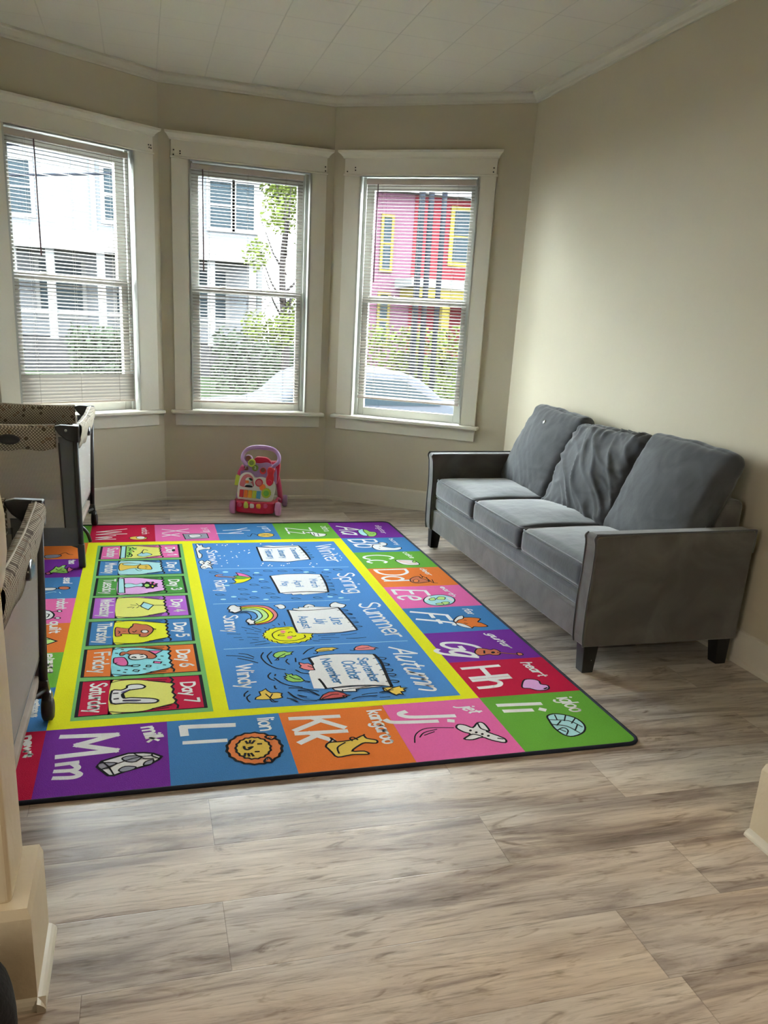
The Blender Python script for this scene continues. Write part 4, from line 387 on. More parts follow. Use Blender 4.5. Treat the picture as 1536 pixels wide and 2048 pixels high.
    '331,-407,4389,-399,4406,-384,4375,-366,4371,-379,4361,-387,4335]],[0,"p",1,6,[-507,4312,-490,4327,-481,4298,-499,4289]],[1,"k",1,5,[-464,4382,-449,4358,-435,4380]],[1,"k",1,5,[-456,4336,-438,4345,-418,4326]],[1,"s",1,5,[-436,4427,-424,4408]],[0,"A",1,5,[-540,4646,-474,4654,-459,4627,-489,4591,-535,4592]],[1,"k",1,5,[-473,4641,-444,4691,-421,4656,-400,4648]],[2,"Ww","w",16,[-297,5168,-293,4940,-126,5209]],[2,"watch","w",7,[-35,5230,-32,5070,6,5237]],[0,"a",1,5,[-4,4979,-11,4960,-30,4947,-55,4943,-80,4950,-98,4966,-106,4986,-99,5005,-80,5019,-55,5022,-29,5016,-11,4999]],[0,"W",1,4,[-15,4988,-20,4969,-32,4959,-48,4960,-61,4972,-66,4991,-61,5009,-48,5020,-32,5019,-20,5007]],[2,"Xx","w",16,[90,5189,88,5013,248,5189]],[2,"x-ray","w",7,[328,5210,341,5089,389,5216]],[0,"A",0,6,[209,5063,355,5067,359,4956,220,4933]],[0,"W",1,4,[245,5032,302,5041,315,4999,257,4970]],[1,"k",1,3,[259,5011,300,5016]],[2,"Yy","w",16,[458,5168,480,5039,617,5195]],[2,"yarn","w",7,[709,5235,724,5101,769,5241]],[0,"a",1,5,[765,5004,757,4983,740,4966,719,4958,696,4960,678,4970,666,4989,664,5010,672,5032,688,5049,710,5057,733,5056,752,5045,763,5026]],[1,"k",1,4,[674,5010,754,5005]],[1,"k",1,4,[688,5034,745,4980]],[1,"k",1,4,[682,4984,752,5030]],[1,"k",1,5,[663,5006,637,5050,613,4980,599,4998]],[2,"Zz","w",16,[868,5181,868,5028,1025,5182]],[2,"zebra","w",7,[1108,5214,1106,5079,1156,5221]],[0,"W",1,5,[968,5052,1021,5071,1053,5038,1100,5009,1081,4959,1029,4946,1010,4985,1002,5028]],[1,"k",1,5,[1026,5040,1021,4972]],[1,"k",1,5,[1051,5025,1046,4962]],[1,"k",1,5,[1007,5058,1006,5015]]]')
# ------------------------------------------------------------------ alphabet rug
PAL = dict(y=(254, 224, 18), r=(178, 14, 56), p=(214, 98, 158), b=(58, 116, 172), B=(68, 124, 186), g=(94, 156, 52), o=(230, 112, 44), v=(108, 36, 142),
           q=(108, 170, 96), k=(18, 20, 26), w=(232, 234, 238), W=(236, 236, 236), h=(150, 195, 240), s=(160, 206, 226), l=(176, 214, 130), e=(224, 130, 90),
           n=(84, 130, 178), c=(236, 120, 120), m=(184, 78, 78), a=(240, 180, 80), G=(140, 190, 90), G3=(70, 140, 60), u=(166, 92, 190), y2=(240, 218, 110),
           p2=(226, 160, 214), yg=(208, 224, 40), s2=(130, 200, 216), N=(186, 104, 72), n2=(90, 84, 130), o2=(226, 120, 66), A=(140, 142, 156))
PK = list(PAL)
RM = [mat('rug pile '+k_, tuple(min(0.86, 1.32*c+0.004) for c in lin(PAL[k_])), 0.95, spec=0.1, bump=0.5, bscale=420, var=0.07, vscale=160) for k_ in PK]
RM.append(mat('rug binding', (22, 30, 48), 0.85))
GL = {  # stroke letters: width | strokes, '~' = smooth curve; x y pairs, x-height 5, ascender 8
'A': (5.2, '0 0 2.7 8 5.2 0/1 2.8 4.3 2.8'), 'B': (4.6, '0 0 0 8/~0 8 3 7.8 3.6 6.2 2.6 4.5 0 4.3/~0 4.3 3.4 4.1 4.5 2.3 3.2 .4 0 0'),
'C': (5, '~5 6.8 3.6 7.9 1.4 7.2 .1 4.2 1.2 .9 3.4 0 5 1.1'), 'D': (5, '0 0 0 8/~0 8 3 7.7 5 5.4 4.8 2.4 3 .4 0 0'), 'E': (4, '4 8 0 8 0 0 4 0/0 4.2 3.3 4.2'),
'F': (4, '4.2 8 0 8 0 0/0 4.2 3.4 4.2'), 'G': (5.4, '~5 6.8 3.6 7.9 1.4 7.2 .1 4.2 1.2 .9 3.4 0 5.2 1.2/5.2 1.2 5.2 3.8 3 3.8'), 'H': (4.8, '0 0 0 8/4.8 0 4.8 8/0 4.1 4.8 4.1'),
'I': (.4, '.2 0 .2 8'), 'J': (3.6, '~3.5 8 3.5 2 2.4 .3 .9 .1 0 .9'), 'K': (4.6, '0 0 0 8/4.4 8 0 3.4/1.3 4.7 4.6 0'), 'L': (3.8, '0 8 0 0 3.8 0'), 'M': (6, '0 0 .6 8 3 3 5.4 8 6 0'),
'N': (4.8, '0 0 0 8 4.8 0 4.8 8'), 'O': (5.4, '~2.7 8 .5 6.6 0 4 .6 1.3 2.7 0 4.8 1.3 5.4 4 4.9 6.6 2.7 8'), 'R': (4.6, '0 0 0 8/~0 8 3.2 7.8 4 6.2 3 4.4 0 4/1.6 4 4.6 0'),
'S': (4.4, '~4.2 6.9 2.8 7.9 .8 7.4 .4 5.8 2.2 4.3 4 2.6 3.6 .7 1.8 0 0 1.1'), 'T': (4.8, '0 8 4.8 8/2.4 8 2.4 0'), 'W': (7, '0 8 1.6 0 3.5 6.5 5.4 0 7 8'), 'X': (4.8, '0 0 4.8 8/0 8 4.8 0'), 'Y': (4.6, '0 8 2.3 4 4.6 8/2.3 4 2.3 0'), 'Z': (4.6, '0 8 4.6 8 0 0 4.6 0'),
'a': (3.6, '~3.5 4 2.2 5 .6 4.2 0 2.2 .9 .3 2.4 .5 3.5 3.2/3.5 5 3.6 0'), 'b': (3.6, '0 8 0 0/~0 3.4 1.5 5 3.2 4.2 3.6 2.2 2.8 .3 1.2 .1 0 1.5'), 'c': (3.2, '~3.2 4.3 1.9 5 .5 4 0 2.3 .9 .4 2.2 0 3.2 .7'),
'd': (3.6, '3.6 8 3.6 0/~3.6 3.4 2.2 5 .6 4.2 0 2.2 .9 .2 2.4 .2 3.6 1.7'), 'e': (3.4, '~0 2.7 3.3 3 2.9 4.6 1.7 5 .4 4.2 0 2.3 .9 .4 2.2 0 3.4 .7'), 'f': (2.8, '~3.2 7.6 2 8 1.2 6.6 1.1 3 1.1 0/0 4.8 2.7 4.8'),
'g': (3.6, '~3.5 4 2.2 5 .6 4.2 0 2.3 .9 .5 2.4 .6 3.5 3/~3.6 5 3.6 0 3.1 -2.2 1.6 -2.9 .2 -2.1'), 'h': (3.4, '0 8 0 0/~0 3.2 1.5 5 3 4.4 3.4 2.6 3.4 0'), 'i': (.4, '.2 5 .2 0/.1 7 .3 7.4'),
'j': (1.8, '~1.6 5 1.6 0 1.2 -1.8 0 -2.4/1.6 7 1.8 7.4'), 'k': (3.3, '0 8 0 0/3 5 0 2/1 3 3.3 0'), 'l': (.4, '.2 8 .2 0'), 'm': (5.6, '0 5 0 0/~0 3.4 1.2 5 2.4 4.6 2.8 3 2.8 0/~2.8 3.4 4 5 5.2 4.6 5.6 3 5.6 0'),
'n': (3.4, '0 5 0 0/~0 3.4 1.5 5 3 4.4 3.4 2.6 3.4 0'), 'o': (3.7, '~1.8 5 .3 4 0 2.4 .6 .7 1.9 0 3.3 .9 3.7 2.6 3.2 4.3 1.8 5'), 'p': (3.6, '0 5 0 -3/~0 3.4 1.5 5 3.2 4.2 3.6 2.2 2.8 .3 1.2 .1 0 1.5'),
'q': (3.6, '3.6 5 3.6 -3/~3.6 3.4 2.2 5 .6 4.2 0 2.2 .9 .2 2.4 .2 3.6 1.7'), 'r': (2.6, '0 5 0 0/~0 3 1 4.7 2.6 4.9'), 's': (3, '~2.9 4.4 1.8 5 .5 4.5 .4 3.3 1.6 2.6 2.8 1.8 2.6 .5 1.3 0 0 .7'), 't': (2.8, '1.3 7 1.3 1.2 2.4 0/0 5 2.7 5'),
'u': (3.4, '~0 5 0 2 .6 .3 1.9 .1 3.4 1.8/3.4 5 3.4 0'), 'v': (3.2, '0 5 1.6 0 3.2 5'), 'w': (5, '0 5 1.2 0 2.5 4 3.8 0 5 5'), 'x': (3.2, '0 5 3.2 0/0 0 3.2 5'), 'y': (3.4, '0 5 1.8 .4/3.4 5 .8 -2.8'), 'z': (3.2, '0 5 3.2 5 0 0 3.2 0'),
'-': (2.4, '.2 2.6 2.2 2.6'), ' ': (1.2, ''), '1': (1.6, '0 6.6 1.4 8 1.4 0'), '2': (4, '~.2 6.6 1.6 8 3.6 7.2 3.4 5 .2 .3/.2 0 4 0'), '3': (3.8, '~.2 7.2 2 8 3.5 6.6 2.6 4.6 1.4 4.3/~1.4 4.3 3.2 4 3.8 2 2.4 .2 .2 .5'),
'4': (4, '2.8 0 2.8 8 0 2.6 4 2.6'), '5': (3.8, '3.4 8 .6 8 .3 4.6/~.3 4.6 2.4 5 3.8 3 2.8 .3 .2 .3'), '6': (3.8, '~3 8 1 6 .1 2.8 .9 .3 2.8 .2 3.8 2.2 2.6 4.4 .9 3.9 .1 2.4'), '7': (3.8, '0 8 3.8 8 1.4 0')}

class Art:
    # flat drawing laid on a horizontal plane; every piece rests just above whatever it overlaps
    def __init__(s, z0, step): s.z0, s.step, s.bb, s.mb = z0, step, [], MB()
    def level(s, pts):
        x0, x1 = min(p[0] for p in pts), max(p[0] for p in pts); y0, y1 = min(p[1] for p in pts), max(p[1] for p in pts)
        lv = 0
        for a, b, c, d, e in s.bb:
            if x0 < b and x1 > a and y0 < d and y1 > c and e >= lv: lv = e+1
        s.bb.append((x0, x1, y0, y1, lv)); return s.z0+lv*s.step
    def fill(s, pts, mi):
        z = s.level(pts); s.mb.add([(p[0], p[1], z) for p in pts], [tuple(range(len(pts)))], mi)
    def ribbons(s, lines, wd, mi, closed=False):
        allp = [p for ln in lines for p in ln]; z = s.level(allp)
        if not closed:           # break strokes at sharp turns so the corners stay crisp
            sp = []
            for ln in lines:
                cu = [ln[0]] if ln else []
                for i in range(1, len(ln)):
                    cu.append(ln[i])
                    if i < len(ln)-1:
                        a, b = ln[i]-ln[i-1], ln[i+1]-ln[i]
                        if a.length > 1e-6 and b.length > 1e-6 and a.normalized().dot(b.normalized()) < 0.35: sp.append(cu); cu = [ln[i]]
                sp.append(cu)
            lines = sp
        for n_, ln in enumerate(lines):
            k = len(ln); vs = []; zz = z+min(n_*0.00003, s.step*0.85)
            if k < 2: continue
            for i, p in enumerate(ln):
                if closed: a, b = ln[i-1], ln[(i+1) % k]
                else: a, b = ln[max(i-1, 0)], ln[min(i+1, k-1)]
                t1 = (p-a).normalized() if (p-a).length > 1e-6 else (b-p).normalized(); t2 = (b-p).normalized() if (b-p).length > 1e-6 else t1
                t = (t1+t2); t = t.normalized() if t.length > 0.2 else t1
                q = Vector((-t.y, t.x)); co_ = max(0.45, abs(q.dot(Vector((-t1.y, t1.x))))); q = q*(wd/2/co_)
                if not closed and i == 0: p = p-t2*wd*0.35
                if not closed and i == k-1: p = p+t1*wd*0.35
                vs += [(p.x+q.x, p.y+q.y, zz), (p.x-q.x, p.y-q.y, zz)]
            fs = [(2*i, 2*i+1, (2*i+3) % (2*k), (2*i+2) % (2*k)) for i in range(k if closed else k-1)]
            s.mb.add(vs, fs, mi)
    def text(s, txt, p0, p1, up, wd, mi):
        p0, p1, up = Vector(p0), Vector(p1), Vector(up)
        gap = 1.25; tot = sum(GL[c_][0]+gap for c_ in txt)-gap
        ex = (p1-p0)/max(tot, 1); ey = (up-p0)/8.0; x = 0; lines = []
        for c_ in txt:
            g_, st = GL[c_]
            for part in st.split('/'):
                if not part: continue
                sm = part[0] == '~'; v = [float(t) for t in part.lstrip('~').split()]
                pts = [Vector((v[i], v[i+1])) for i in range(0, len(v), 2)]
                if sm: pts = smooth_pts(pts, 4)
                lines.append([p0+ex*(x+q.x)+ey*q.y for q in pts])
            x += g_+gap
        s.ribbons(lines, wd, mi)

rug = empty('area_rug', (0.42, 3.74, 0))
tag(rug, 'colourful alphabet, weekdays and seasons rug lying on the plank floor', 'rug')
RC = [Vector((-0.760, 2.160)), Vector((1.600, 2.161)), Vector((1.602, 5.314)), Vector((-0.761, 5.312))]
def rounded(poly, r, n=6):
    out = []
    for i, p in enumerate(poly):
        a = (poly[i-1]-p).normalized(); b = (poly[(i+1) % len(poly)]-p).normalized(); c = p+(a+b)*r
        a0 = math.atan2(-b.y, -b.x); a1 = math.atan2(-a.y, -a.x)
        while a1 < a0: a1 += 2*PI
        if a1-a0 > PI: a0, a1 = a1, a0+2*PI
        pts = [c+Vector((math.cos(a0+(a1-a0)*j/n), math.sin(a0+(a1-a0)*j/n)))*r for j in range(n+1)]
        out += pts if (pts[0]-(p+a*r)).length < (pts[-1]-(p+a*r)).length else pts[::-1]
    return out
outer = rounded(RC, 0.045)
mb = MB(); mb.prism([tuple(p) for p in outer], lambda u, v, h: (u-0.42, v-3.74, h), 0.0, 0.0078, PK.index('b'))
art = Art(0.0082, 0.0002)
data = json.loads(ART)
for it in data:
    kd = it[0]
    if kd == 2:
        _, t_, c_, wd, q = it; q = [v/1000 for v in q]; art.text(t_, q[0:2], q[2:4], q[4:6], wd/1000*(0.74 if wd < 18 else 0.86), PK.index(c_)); continue
    _, c_, sm, wd, q = it; pts = [Vector((q[i]/1000, q[i+1]/1000)) for i in range(0, len(q), 2)]
    pts = [p for i, p in enumerate(pts) if i == 0 or (p-pts[i-1]).length > 0.0005]
    if kd == 0:
        if (pts[0]-pts[-1]).length < 0.001: pts = pts[:-1]
        if sm and len(pts) < 60: pts = [Vector(p) for p in smooth_pts(pts, 3, True)]
        if len(pts) > 2:
            art.fill(pts, PK.index(c_))
            if wd: art.ribbons([pts], wd/1000, PK.index('k'), closed=True)
    elif len(pts) > 1:
        if sm and len(pts) > 2: pts = [Vector(p) for p in smooth_pts(pts, 4)]
        art.ribbons([pts], wd/1000, PK.index(c_))
# trim the drawing to the rug's rounded outline
bmr = bmesh.new(); me_ = bpy.data.meshes.new('tmp'); me_.from_pydata([(v[0], v[1], v[2]) for v in art.mb.v], [], art.mb.f); me_.polygons.foreach_set('material_index', art.mb.m); bmr.from_mesh(me_)
for i in range(len(outer)):
    a, b = outer[i], outer[(i+1) % len(outer)]; t = b-a
    if t.length < 1e-5: continue
    t.normalize()
    r_ = bmesh.ops.bisect_plane(bmr, geom=bmr.verts[:]+bmr.edges[:]+bmr.faces[:], plane_co=(a.x, a.y, 0), plane_no=(t.y, -t.x, 0), clear_outer=True)
bmr.to_mesh(me_); bmr.free()
mb.add([(v.co.x-0.42, v.co.y-3.74, v.co.z) for v in me_.vertices], [tuple(p.vertices) for p in me_.polygons], 0)
mb.m[-len(me_.polygons):] = [p.material_index for p in me_.polygons]
mb.build('pile', RM, rug)
bpy.data.meshes.remove(me_)
bd = MB(); bd.tube([(p.x-0.42, p.y-3.74, 0.0062) for p in outer], 0.0072, 8, len(PK), closed=True); bd.build('binding', RM, rug)

# ------------------------------------------------------------------ sofa
def velvet(name, col, bump=0.25, sheen=0.9):
    mt = mat(name, col, 0.75, spec=0.2, sheen=sheen); n = mt.node_tree.nodes; l = mt.node_tree.links; b = n['Principled BSDF']
    b.inputs['Sheen Tint'].default_value = (0.95, 0.96, 0.97, 1); b.inputs['Sheen Roughness'].default_value = 0.4
    tc = n.new('ShaderNodeTexCoord'); t = n.new('ShaderNodeTexNoise'); t.inputs['Scale'].default_value = 5; t.inputs['Detail'].default_value = 3; t.inputs['Distortion'].default_value = 1.2
    l.new(tc.outputs['Object'], t.inputs['Vector']); cl = lin(col)
    r = n.new('ShaderNodeValToRGB'); r.color_ramp.elements[0].position = 0.35; r.color_ramp.elements[1].position = 0.7
    r.color_ramp.elements[0].color = (*[c*0.82 for c in cl], 1); r.color_ramp.elements[1].color = (*[c*1.28 for c in cl], 1)
    l.new(t.outputs['Fac'], r.inputs[0]); l.new(r.outputs[0], b.inputs['Base Color'])
    bp = n.new('ShaderNodeBump'); bp.inputs['Strength'].default_value = bump; bp.inputs['Distance'].default_value = 0.01
    t2 = n.new('ShaderNodeTexNoise'); t2.inputs['Scale'].default_value = 14; t2.inputs['Detail'].default_value = 3; l.new(tc.outputs['Object'], t2.inputs['Vector']); l.new(t2.outputs['Fac'], bp.inputs['Height']); l.new(bp.outputs[0], b.inputs['Normal'])
    return mt
M['velvet_b'] = velvet('slate grey velvet back cushion', (78, 80, 83), sheen=0.3)
M['velvet'] = velvet('slate grey velvet', (94, 91, 88), sheen=0.5)
M['velvet_d'] = velvet('slate grey velvet cushion', (66, 69, 73))
M['piping'] = mat('velvet piping', (84, 86, 90), 0.7, sheen=0.4)
M['black'] = mat('black leg', (14, 14, 15), 0.45)
M['metal'] = mat('nickel stud', (190, 188, 180), 0.35, metal=0.9)
M['white'] = mat('white tag', (238, 238, 236), 0.6)

def cushion(name, half, r, bulge, loc, rot, mt, parent, seg=22, disp=None):
    bm = bmesh.new(); bmesh.ops.create_cube(bm, size=2.0); bmesh.ops.subdivide_edges(bm, edges=bm.edges, cuts=seg, use_grid_fill=True)
    hx, hy, hz = half
    for v in bm.verts:
        c = v.co.copy(); u = Vector((c.x*hx, c.y*hy, c.z*hz)); k = Vector([max(-h+r, min(h-r, a)) for h, a in zip(half, u)])
        d = u-k; n_ = d.normalized() if d.length > 1e-9 else Vector((0, 0, 0)); p = k+n_*min(r, d.length if (abs(n_.x)+abs(n_.y)+abs(n_.z)) < 1.01 else r)
        if d.length > 1e-9:
            p = k+n_*r if sum(1 for h, a in zip(half, u) if abs(a) > h-r+1e-9) > 1 else u
        fx, fy, fz = 1-c.x**2, 1-c.y**2, 1-c.z**2
        p.x += bulge[0]*math.copysign(1, c.x)*abs(c.x)**1.5*max(0, fy)*max(0, fz); p.y += bulge[1]*math.copysign(1, c.y)*abs(c.y)**1.5*max(0, fx)*max(0, fz); p.z += bulge[2]*(c.z)*max(0, fx)**0.7*max(0, fy)**0.7
        if disp: p += disp(c, p)
        v.co = p
    for f in bm.faces: f.smooth = True
    me = bpy.data.meshes.new(name); bm.to_mesh(me); bm.free(); me.materials.append(mt)
    o = bpy.data.objects.new(name, me); C.objects.link(o); o.location = loc; o.rotation_euler = rot
    if parent: o.parent = parent
    return o

sofa = empty('sofa', (1.67, 2.73, 0))
tag(sofa, 'slate grey velvet three-seat sofa with black tapered legs against the right wall', 'sofa')
ox_, oy_ = 1.67, 2.73
L_ = 2.0; TH = 0.088
for y0, y1 in ((0, TH), (L_-TH, L_)):
    pr = [(0.010, 0.118), (0.002, 0.16), (0.0, 0.30), (0.004, 0.42), (0.0, 0.54), (-0.008, 0.572), (0.004, 0.586), (0.05, 0.588), (0.60, 0.596), (0.72, 0.598), (0.732, 0.585), (0.735, 0.50), (0.735, 0.118)]
    fl_ = 0.012
    a = MB(); k = len(pr); s_ = -1 if y0 == 0 else 1
    outy = y0 if y0 == 0 else y1; iny = y1 if y0 == 0 else y0
    fo = lambda z: outy+s_*fl_*max(0, (z-0.3)/0.3)**1.5
    fi = lambda z: iny+s_*fl_*1.6*max(0, (z-0.3)/0.3)**1.5
    vs = [(x, fo(z), z) for x, z in pr]+[(x, fi(z), z) for x, z in pr]
    a.add(vs, [tuple(range(k)), tuple(range(k, 2*k))[::-1]]+[(i, (i+1) % k, k+(i+1) % k, k+i) for i in range(k)])
    ao = a.build('armrest', M['velvet'], sofa, bevel=0.012, seg=3)
    pp = MB()
    edge = [(x-0.001 if i < 6 else x, fo(z)-s_*0.004, z+(0.002 if i > 5 else 0)) for i, (x, z) in enumerate(pr[:12])]
    pp.tube(smooth_pts(edge, 3), 0.0042, 6); edge2 = [(x-0.001, fi(z)+s_*0.004, z) for x, z in pr[:7]]
    pp.tube(smooth_pts(edge2, 3), 0.0038, 6); pp.build('piping', M['piping'], ao)
MB().box(0.016, 0.70, TH, L_-TH, 0.122, 0.250).build('front_rail', M['velvet'], sofa, bevel=0.008)
MB().box(0.022, 0.68, TH+0.002, L_-TH-0.002, 0.252, 0.330).build('deck', M['velvet_d'], sofa, bevel=0.022, seg=4)
bk = MB(); bk.hexa([(0.56, TH, 0.12), (0.735, TH, 0.12), (0.735, L_-TH, 0.12), (0.56, L_-TH, 0.12)], [(0.62, TH+0.01, 0.69), (0.745, TH+0.01, 0.70), (0.745, L_-TH-0.01, 0.70), (0.62, L_-TH-0.01, 0.69)])
bk.build('backrest', M['velvet'], sofa, bevel=0.03, seg=4)
cw = (L_-2*TH)/3
for i in range(3):
    yc = TH+cw*(i+0.5)
    def dsp(c, p, i=i):
        return Vector((0, 0, 0.006*noise.noise(Vector((p.x*5+i*9, p.y*5, p.z*3)))*(1-abs(c.x))**.5))
    so = cushion('seat_cushion', (0.318, cw/2-0.002, 0.056), 0.028, (0.010, 0.002, 0.032), (0.335, yc, 0.386), (0, 0, 0), M['velvet_d'], sofa, disp=dsp)
    hx, hy = 0.318-0.008, cw/2-0.010
    for zz in (0.050, -0.050):
        ed = rounded([Vector((-hx, -hy)), Vector((hx, -hy)), Vector((hx, hy)), Vector((-hx, hy))], 0.02, 4)
        MB().tube([(p.x-0.002, p.y, zz) for p in ed], 0.0045, 6, closed=True).build('piping', M['piping'], so)
def wr(seed, amp, gather):
    def ridge(q):
        return (1-min(1, abs(noise.noise(q))*3.2))**2
    def f(c, p):
        d = Vector((0, 0, 0)); sg = -1 if c.x < 0 else 1
        warp = 0.05*noise.noise(Vector((p.y*4, p.z*4, seed)))
        s1 = p.y*0.64+p.z*0.77+warp; s2 = p.z*0.64-p.y*0.77+warp
        fold = ridge(Vector((s1*2.6+seed, s2*9.0, seed*1.7)))+0.7*ridge(Vector((s1*4.0, s2*15.0+seed, 8.1)))-0.5
        swell = noise.noise(Vector((p.y*4.0+seed, p.z*4.0, seed)))
        d.x += sg*(amp*(fold*0.8+swell))
        ed = max(abs(c.y), abs(c.z)); g_ = max(0, (ed-0.66)/0.34)
        run = p.y if abs(c.z) > abs(c.y) else p.z
        d.x += sg*gather*g_*noise.noise(Vector((run*34+seed, seed, ed*4)))
        d.z += 0.008*noise.noise(Vector((p.y*9, seed, p.x*9))); d.y += 0.007*noise.noise(Vector((p.z*9, seed+4, p.x*9)))
        return d
    return f
specs = [(0, 0.0035, 0.005, 0.0, 0.0), (1, 0.013, 0.014, 0.03, 0.03), (2, 0.003, 0.004, 0.0, 0.0)]
for i, (sd, am, ga, rx, dz) in enumerate(specs):
    yc = TH+cw*(i+0.5); amp = (0.004, 0.015, 0.004)[i]; gth = (0.006, 0.016, 0.009)[i]
    hz = (0.255, 0.242, 0.255)[i]; zz = (0.652, 0.638, 0.650)[i]
    bo = cushion('back_cushion', (0.050, cw/2+(0.004, 0.014, 0.006)[i], (0.262, 0.250, 0.262)[i]), 0.046, (0.062, 0.004, 0.006), (0.572+(0, -0.012, 0)[i], yc+(-0.01, 0, 0.012)[i], (0.655, 0.640, 0.655)[i]), (math.radians((1.0, -2.5, 2.0)[i]), math.radians(24), math.radians((0, 2, 0)[i])), M['velvet_b'], sofa, seg=58 if i == 1 else 44, disp=wr(i*5.3+1.7, amp, gth))
    if i == 2:
        MB().hexa([(-0.098, 0.0, 0.135), (-0.098, 0.012, 0.150), (-0.080, 0.012, 0.150), (-0.080, 0.0, 0.135)], [(-0.096, -0.010, 0.148), (-0.096, 0.002, 0.163), (-0.078, 0.002, 0.163), (-0.078, -0.010, 0.148)]).build('cloth_tag', M['white'], bo)
for lx, ly in ((0.02, 0.012), (0.02, L_-0.078), (0.655, 0.012), (0.655, L_-0.078)):
    w_ = 0.066; tp = 0.012; lg = MB(); sx = 0 if lx < 0.3 else 1; sy = 0 if ly < 1 else 1
    xa, xb = lx+tp*(sx), lx+w_-tp*(1-sx); ya, yb = ly+tp*sy, ly+w_-tp*(1-sy)
    xa += 0.004*(1-sx); xb -= 0.004*sx
    lg.hexa([(xa, ya, 0), (xb, ya, 0), (xb, yb, 0), (xa, yb, 0)], [(lx, ly, 0.122), (lx+w_, ly, 0.122), (lx+w_, ly+w_, 0.122), (lx, ly+w_, 0.122)])
    lo = lg.build('leg', M['black'], sofa, bevel=0.003)
    if lx < 0.3 and ly < 1:
        MB().lathe([(0.006, 0), (0.006, -0.002), (0.002, -0.004)], 'y', 12, (lx+0.04, ly+0.004, 0.055)).build('screw_cap', M['metal'], lo)

# ------------------------------------------------------------------ cased opening: plinths and columns
def pillar(xa, xb, face_x, inward, lab, nm):
    # xa..xb plinth extent in x, inward = +1 if the passage lies at larger x
    e = struct(empty(nm, ((xa+xb)/2, 1.53, 0))); cx_ = (xa+xb)/2
    e['label'] = lab
    p = MB(); p.box(xa-cx_, xb-cx_, -0.108, 0.108, 0, 0.205); p.build('plinth', M['plinth'], e)
    c_ = MB(); k0, k1 = xa-cx_, xb-cx_
    c_.hexa([(k0, -0.108, 0.205), (k1, -0.108, 0.205), (k1, 0.108, 0.205), (k0, 0.108, 0.205)], [(k0, -0.102, 0.226), (k1-0.006*(inward > 0), -0.102, 0.226), (k1-0.006*(inward > 0), 0.102, 0.226), (k0+0.006*(inward < 0), 0.102, 0.226)])
    c_.build('plinth_cap', M['plinth'], e)
    # column shaft
    s_ = MB(); fx = face_x-cx_
    other = k0 if inward > 0 else k1
    lo, hi = (other, fx) if inward > 0 else (fx, other)
    s_.box(lo, hi, -0.082, 0.088, 0.222, 2.3); s_.build('column', M['plinth'], e, bevel=0.012, seg=4)
    # rounded moulding part way up the shaft
    bxx = fx+0.016*inward; lo2, hi2 = (other, bxx) if inward > 0 else (bxx, other)
    z = [0.80, 0.83, 0.88, 0.95, 1.0, 1.03]; o_ = [0, 0.008, 0.015, 0.016, 0.010, 0]
    m_ = MB(); pl = [(fx-0.02*inward, 0.80)]+[(fx+oo*inward, zz) for zz, oo in zip(z, o_)]+[(fx-0.02*inward, 1.03)]
    m_.prism(pl, lambda u, v, h: (u, h, v), -0.03, 0.09, 0, False); m_.build('moulding', M['plinth'], e, bevel=0.002)
    q = MB(); pf = [(0, 0), (0.017, 0), (0.0165, 0.006), (0.013, 0.012), (0.007, 0.017), (0, 0.020)]
    edge = k1 if inward > 0 else k0
    q.prism(pf, lambda u, v, h: (edge+inward*u, h, v), -0.128, 0.106); q.prism(pf, lambda u, v, h: (h, -0.108-u, v), k0, edge+inward*0.016)
    q.build('shoe_moulding', M['trim'], e)
    return e
pillar(XL-0.0, -0.235, -0.270, 1, 'cream painted plinth and column at the left edge of the opening', 'trim_2')
pillar(1.615, XR, 1.648, -1, 'cream painted plinth and column at the right edge of the opening', 'trim_3')

# ------------------------------------------------------------------ black fabric bag, bottom left
M['bag'] = mat('black fabric', (12, 12, 13), 0.9, bump=0.3, bscale=80)
def bagd(c, p): return 0.02*noise.noise_vector(p*7)
bg_ = cushion('bag', (0.12, 0.09, 0.115), 0.065, (0.02, 0.02, 0.02), (-0.384, 1.262, 0.122), (0, 0, 0.2), M['bag'], None, seg=14, disp=bagd)
tag(bg_, 'black fabric bag on the floor in front of the left plinth, cut by the frame', 'bag')
